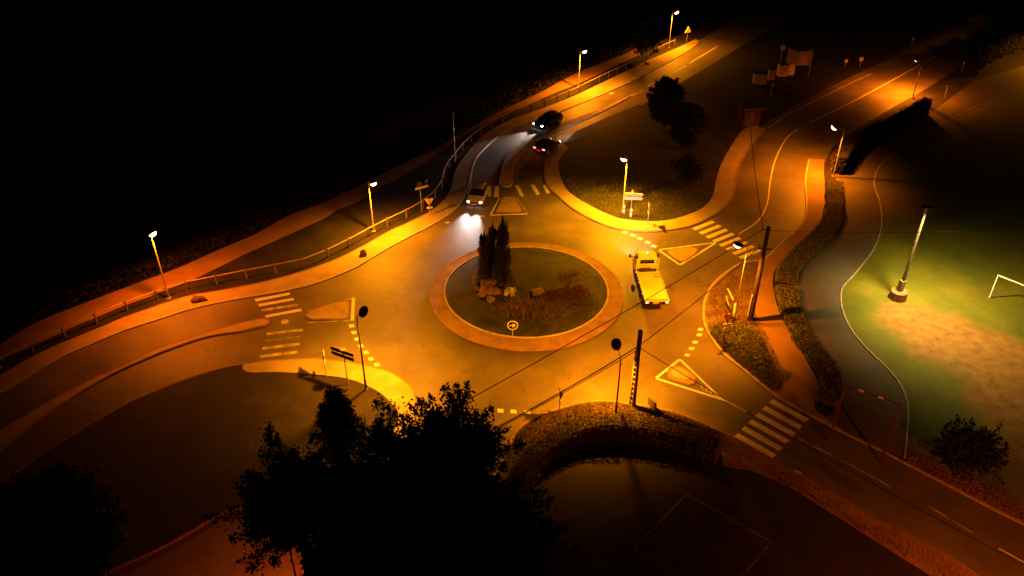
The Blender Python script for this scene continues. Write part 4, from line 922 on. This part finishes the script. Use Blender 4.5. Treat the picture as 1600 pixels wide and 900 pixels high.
glow = gp([(905, 308), (945, 332), (985, 343), (1025, 345), (1062, 339), (1080, 325), (1050, 300), (1000, 285), (950, 282), (915, 288)], 0, 2, True)
rg = random.Random(19); mb = MB(); k = 0; nlp = nl; gc = G(978, 330); tuft = [(rg.gauss(0, 4.2), rg.gauss(0, 3.2)) for _ in range(260)]  # bright tufts thinning outward from the lamp, its glow carried by their colour
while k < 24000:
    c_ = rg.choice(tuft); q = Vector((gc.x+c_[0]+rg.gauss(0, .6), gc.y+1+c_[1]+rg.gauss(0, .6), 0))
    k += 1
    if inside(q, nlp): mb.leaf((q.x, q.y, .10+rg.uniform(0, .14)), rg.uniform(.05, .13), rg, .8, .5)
tag(mb.build('grass_tufts', M['glowgrass']), 'green grass tufts coloured brighter as lamp glow behind the bright north pavement', 'grass', kind='stuff')
isl = circle(RIC, RI-.15)
cover(isl, 12000, 'short grass tufts on the island lawn', 'lawn', (.15, .4), .06, 4, 'grass_tufts', 1.2)

# ================================================================== VEHICLES
def car(label, loc, heading, paint, L=4.2, Wd=1.76, H=1.48, rails=False, head=True, tail=False, beam=1.0, beam_len=12, wagon=True):
    t = thing('car', loc, label, 'car', 'cars at the far side of the roundabout', heading)
    fr = L/2
    # stations: (x, half width, belt z, roof z) with +x forward
    st = [(fr, .62, .45, .50), (fr-.06, .78, .62, .68), (fr-.35, .86, .74, .80), (fr-.75, .88, .84, .91), (fr-1.05, .88, .90, .98), (fr-1.30, .88, .92, 1.12), (fr-1.60, .88, .93, 1.30), (fr-1.85, .88, .94, 1.42), (fr-2.2, .88, .95, 1.47), (fr-2.8, .88, .96, 1.48), (fr-3.3, .88, .97, 1.45),
          (fr-3.65, .87, .98, 1.38), (fr-3.95, .86, .97, 1.18 if wagon else 1.05), (fr-4.12, .82, .90, 1.0), (fr-4.2, .74, .60, .66)]
    sx = L/4.2; v = []; K_ = 0
    for x, wv, bz, rz_ in st:
        x = fr-(fr-x)*1.0*sx; wv *= Wd/1.76; bz *= H/1.48; rz_ *= H/1.48; g = max(0, min(1, (rz_-bz)/.45)); low = .24 if abs(x) < fr-.2 else .34
        half = [(wv*.90, low), (wv, low+.14), (wv*1.0, min(bz-.12, .66)), (wv*.975, bz), (wv*(.95-.02*g), bz+(rz_-bz)*.15), (wv*(.93-.19*g), bz+(rz_-bz)*.84), (wv*(.80-.17*g), bz+(rz_-bz)*.985), (wv*.38, rz_+.02), (0, rz_+.03)]
        sec = [(x, a, z) for a, z in half]+[(x, -a, z) for a, z in half[-2::-1]]; v += sec; K_ = len(sec)
    faces = {'body': [], 'windscreen': [], 'rear_window': [], 'side_window': []}
    for i in range(len(st)-1):
        for k in range(K_-1):
            q = (i*K_+k, i*K_+k+1, (i+1)*K_+k+1, (i+1)*K_+k); kk = min(k, K_-2-k)
            if kk == 4 and 5 <= i <= 11: n_ = 'side_window'
            elif kk >= 5 and 4 <= i <= 6: n_ = 'windscreen'
            elif kk >= 5 and 11 <= i <= 12: n_ = 'rear_window'
            elif kk == 4 and 4 <= i <= 5: n_ = 'windscreen'
            else: n_ = 'body'
            faces[n_].append(q)
    faces['body'] += [tuple(range(K_)), tuple(range((len(st)-1)*K_, len(st)*K_))[::-1]]
    for n_, fs in faces.items():
        used = sorted({i for q in fs for i in q}); mp = {u: k for k, u in enumerate(used)}
        mb = MB(); mb.v = [v[u] for u in used]; mb.f = [tuple(mp[i] for i in q)[::-1] for q in fs]
        o = mb.build(n_, paint if n_ == 'body' else M['glass'], t, smooth=True)
        if n_ == 'body': body = o
    MB().box((0, 0, .30), (L-.5, Wd*.86, .16)).build('underbody', M['rubber'], t)
    for sx_ in (fr-.82*sx, -fr+.80*sx):
        for s in (-1, 1):
            ax = Matrix.Rotation(math.pi/2, 3, 'X'); c = (sx_, s*(Wd/2-.10), .31)
            w_ = MB().lathe(c, [(.24, -.1), (.31, -.09), (.315, 0), (.31, .09), (.24, .1)], 20, ax).build('wheel', M['rubber'], t)
            MB().lathe((sx_, s*(Wd/2-.0), .31), [(.20, -.02), (.20, .015), (.05, .02)], 14, ax).build('rim', M['rim'], w_)
    for s in (-1, 1):
        MB().box((fr-1.45*sx, s*(Wd/2+.07), 1.0*H/1.48), (.16, .2, .13)).build('mirror', paint, t, bevel=.03)
        hl = MB().ico((fr-.16, s*Wd*.36, .62*H/1.48), (.15, .20, .10), 0.0, sub=2).build('headlight', M['headlamp'] if head else M['glass'], t, smooth=True)
        MB().box((-fr+.05, s*Wd*.37, .84*H/1.48), (.10, .36, .16)).build('tail_light', M['taillamp'] if tail else M['signred'], t, bevel=.03)
        if rails: MB().tube([(fr-2.0, s*.60, 1.50), (fr-2.2, s*.60, 1.555), (-fr+.9, s*.58, 1.54), (-fr+.7, s*.58, 1.46)], .022, 6).build('roof_rail', M['chrome'], t)
    MB().box((fr+.0, 0, .44), (.03, .52, .12)).build('number_plate', M['plate'], t); MB().box((-fr-.01, 0, .62), (.03, .52, .12)).build('number_plate', M['plate'], t)
    MB().box((fr-.02, 0, .60), (.06, .8, .14)).build('grille', M['rubber'], t, bevel=.02)
    if head:
        for s in (-1, 1): spot('headlight_beam', t, (fr+.12, s*Wd*.36, .62), (fr+beam_len, s*.1, 0), 2600*beam, (1, .86, .78), 46, 1.0, .1)
    if tail:
        ld = bpy.data.lights.new('tail_glow', 'POINT'); ld.energy = 3; ld.color = (1, .07, .02); ld.shadow_soft_size = .2; o = bpy.data.objects.new('tail_glow', ld); COL.objects.link(o); o.parent = t; o.location = (-fr-.3, 0, .75)
    return t
def head_of(a, b): d = G(*b)-G(*a); return math.atan2(d.y, d.x)
p = G(747, 312, .02); car('grey hatchback with bright headlights on the left zebra crossing', p, head_of((758, 292), (736, 340)), M['cargrey'], L=3.9, Wd=1.75, H=1.5, beam=1.25, beam_len=11)
p = G(856, 195, .02); car('black estate car with roof rails and headlights on, coming toward us on the far road', p, head_of((892, 178), (832, 206)), M['carblack'], L=4.5, Wd=1.8, H=1.5, rails=True, beam=1.3, beam_len=11)
p = G(855, 234, .02); car('dark hatchback with red tail lights driving away beside the traffic island', p, head_of((838, 244), (876, 220)), M['cardark'], L=3.9, Wd=1.72, H=1.45, tail=True, beam=.7, beam_len=9)

# flatbed recovery truck
def truck():
    rear = G(1027, 477, .02); front = G(1006, 408, .02); d = front-rear; hd = math.atan2(d.y, d.x)
    A0 = G(1027, 470, 1.05); A1 = G(1012, 423.5, 1.05); d = A1-A0; hd = math.atan2(d.y, d.x); bl = d.length
    org = Vector((A0.x, A0.y, .02)); t = thing('recovery_truck', org, 'pale yellow flatbed recovery truck on the right side of the roundabout', 'truck', rz=hd)
    bw = 2.15; ye = M['truckyellow']
    MB().box((bl/2, 0, .98), (bl, bw, .10)).build('flatbed', ye, t, bevel=.02)
    for s in (-1, 1): MB().box((bl/2, s*(bw/2-.03), 1.05), (bl-.02, .06, .10)).build('side_rail', ye, t, bevel=.01)
    MB().box((bl/2, .0, .72), (bl*1.0, .9, .34)).build('chassis', M['truckframe'], t); MB().box((bl*.55, 0, .82), (bl*.9, bw*.86, .14)).build('subframe', M['truckframe'], t)
    for k in range(7): MB().box((bl/2, -.78+k*.26, 1.034), (bl-.15, .03, .012)).build('deck_rib', ye, t)
    for k in range(2): MB().box((bl-.55-k*.42, -.70, 1.045), (.10, .62, .015)).build('deck_slot', M['truckframe'], t)
    MB().box((.12, 0, 1.04), (.10, bw-.2, .02)).build('deck_edge', M['truckframe'], t)
    MB().box((bl+.12, 0, .95), (.5, 1.6, .3)).build('winch', M['truckframe'], t, bevel=.04)
    MB().lathe((bl+.15, .1, 1.15), [(.14, -.4), (.14, .4)], 12, Matrix.Rotation(math.pi/2, 3, 'X')).build('winch_drum', M['darkmetal'], t)
    # headboard hoop
    hb = MB()
    for s in (-1, 1): hb.tube([(bl+.30, s*1.0, .9), (bl+.38, s*1.0, 2.05)], .045, 6)
    hb.tube([(bl+.38, -1.0, 2.05), (bl+.38, 1.0, 2.05)], .045, 6); hb.tube([(bl+.34, -1.0, 1.5), (bl+.34, 1.0, 1.5)], .04, 6); hb.build('headboard', ye, t)
    # cab
    x0 = bl+.55; st = [(x0, 1.0, 1.05, 2.12, .62), (x0+.1, 1.02, 1.1, 2.22, .62), (x0+.75, 1.03, 1.12, 2.25, .62), (x0+1.05, 1.03, 1.12, 2.18, .62), (x0+1.35, 1.03, 1.12, 1.85, .60), (x0+1.72, 1.02, 1.12, 1.32, .58), (x0+1.95, .98, 1.05, 1.14, .5), (x0+2.15, .88, .85, .92, .42)]
    v = []; KK = 0
    for x, wv, bz, rz_, low in st:
        half = [(wv*.96, low-.1), (wv, low+.1), (wv, bz), (wv*.97, bz+(rz_-bz)*.15), (wv*.86, bz+(rz_-bz)*.9), (wv*.7, rz_), (0, rz_+.03)]
        sec = [(x, a, z) for a, z in half]+[(x, -a, z) for a, z in half[-2::-1]]; v += sec; KK = len(sec)
    F = {'cab': [], 'windscreen': [], 'side_window': []}
    for i in range(len(st)-1):
        for k in range(KK-1):
            kk = min(k, KK-2-k); q = (i*KK+k, (i+1)*KK+k, (i+1)*KK+k+1, i*KK+k+1)
            n_ = 'side_window' if kk == 3 and 1 <= i <= 4 else ('windscreen' if kk >= 4 and 3 <= i <= 4 else 'cab'); F[n_].append(q)
    F['cab'] += [tuple(range(KK)), tuple(range((len(st)-1)*KK, len(st)*KK))[::-1]]
    for n_, fs in F.items():
        used = sorted({i for q in fs for i in q}); mp = {u: k for k, u in enumerate(used)}; mb = MB(); mb.v = [v[u] for u in used]; mb.f = [tuple(mp[i] for i in q) for q in fs]; mb.build(n_, ye if n_ == 'cab' else M['glass'], t)
    MB().box((x0-.01, 0, 1.72), (.03, 1.3, .42)).build('rear_window', M['glass'], t)
    for s in (-1, 1):
        m_ = MB().tube([(x0+1.45, s*1.02, 1.35), (x0+1.5, s*1.28, 1.45)], .025, 6).build('mirror_arm', M['darkmetal'], t); MB().box((x0+1.5, s*1.32, 1.45), (.10, .22, .36)).build('mirror', M['darkmetal'], m_, bevel=.03)
        MB().ico((x0+2.06, s*.74, .68), (.10, .17, .12), 0).build('headlight', M['headlamp'], t, smooth=True); spot('headlight_beam', t, (x0+2.25, s*.74, .68), (x0+9, s*1.0, 0), 3000, (1, .82, .60), 42, .9, .06)
        MB().box((-.03, s*.86, .86), (.05, .26, .12)).build('tail_light', M['markerlamp'], t)
        for xx in (bl*.25, bl*.62, bl-.1): MB().box((xx, s*(bw/2+.02), .98), (.09, .04, .06)).build('marker_light', M['markerlamp'], t)
        ax = Matrix.Rotation(math.pi/2, 3, 'X')
        for xx, wd in ((bl*.24, .2), (x0+1.15, .12)):
            w_ = MB().lathe((xx, s*.88, .38), [(.28, -wd), (.38, -wd+.03), (.38, wd-.03), (.28, wd)], 20, ax).build('wheel', M['rubber'], t); MB().lathe((xx, s*.88, .38), [(.22, -wd-.01), (.22, wd+.01)], 14, ax).build('rim', M['rim'], w_)
        MB().box((bl*.6, s*.85, .62), (.9, .3, .36)).build('tool_box', M['truckframe'], t, bevel=.03)
    MB().lathe((x0+.5, 0, 2.28), [(.09, 0), (.09, .1), (.05, .15)], 12).build('beacon', M['markerlamp'], t)
    MB().box((-.02, .1, .84), (.03, .5, .12)).build('number_plate', M['plate'], t)
truck()
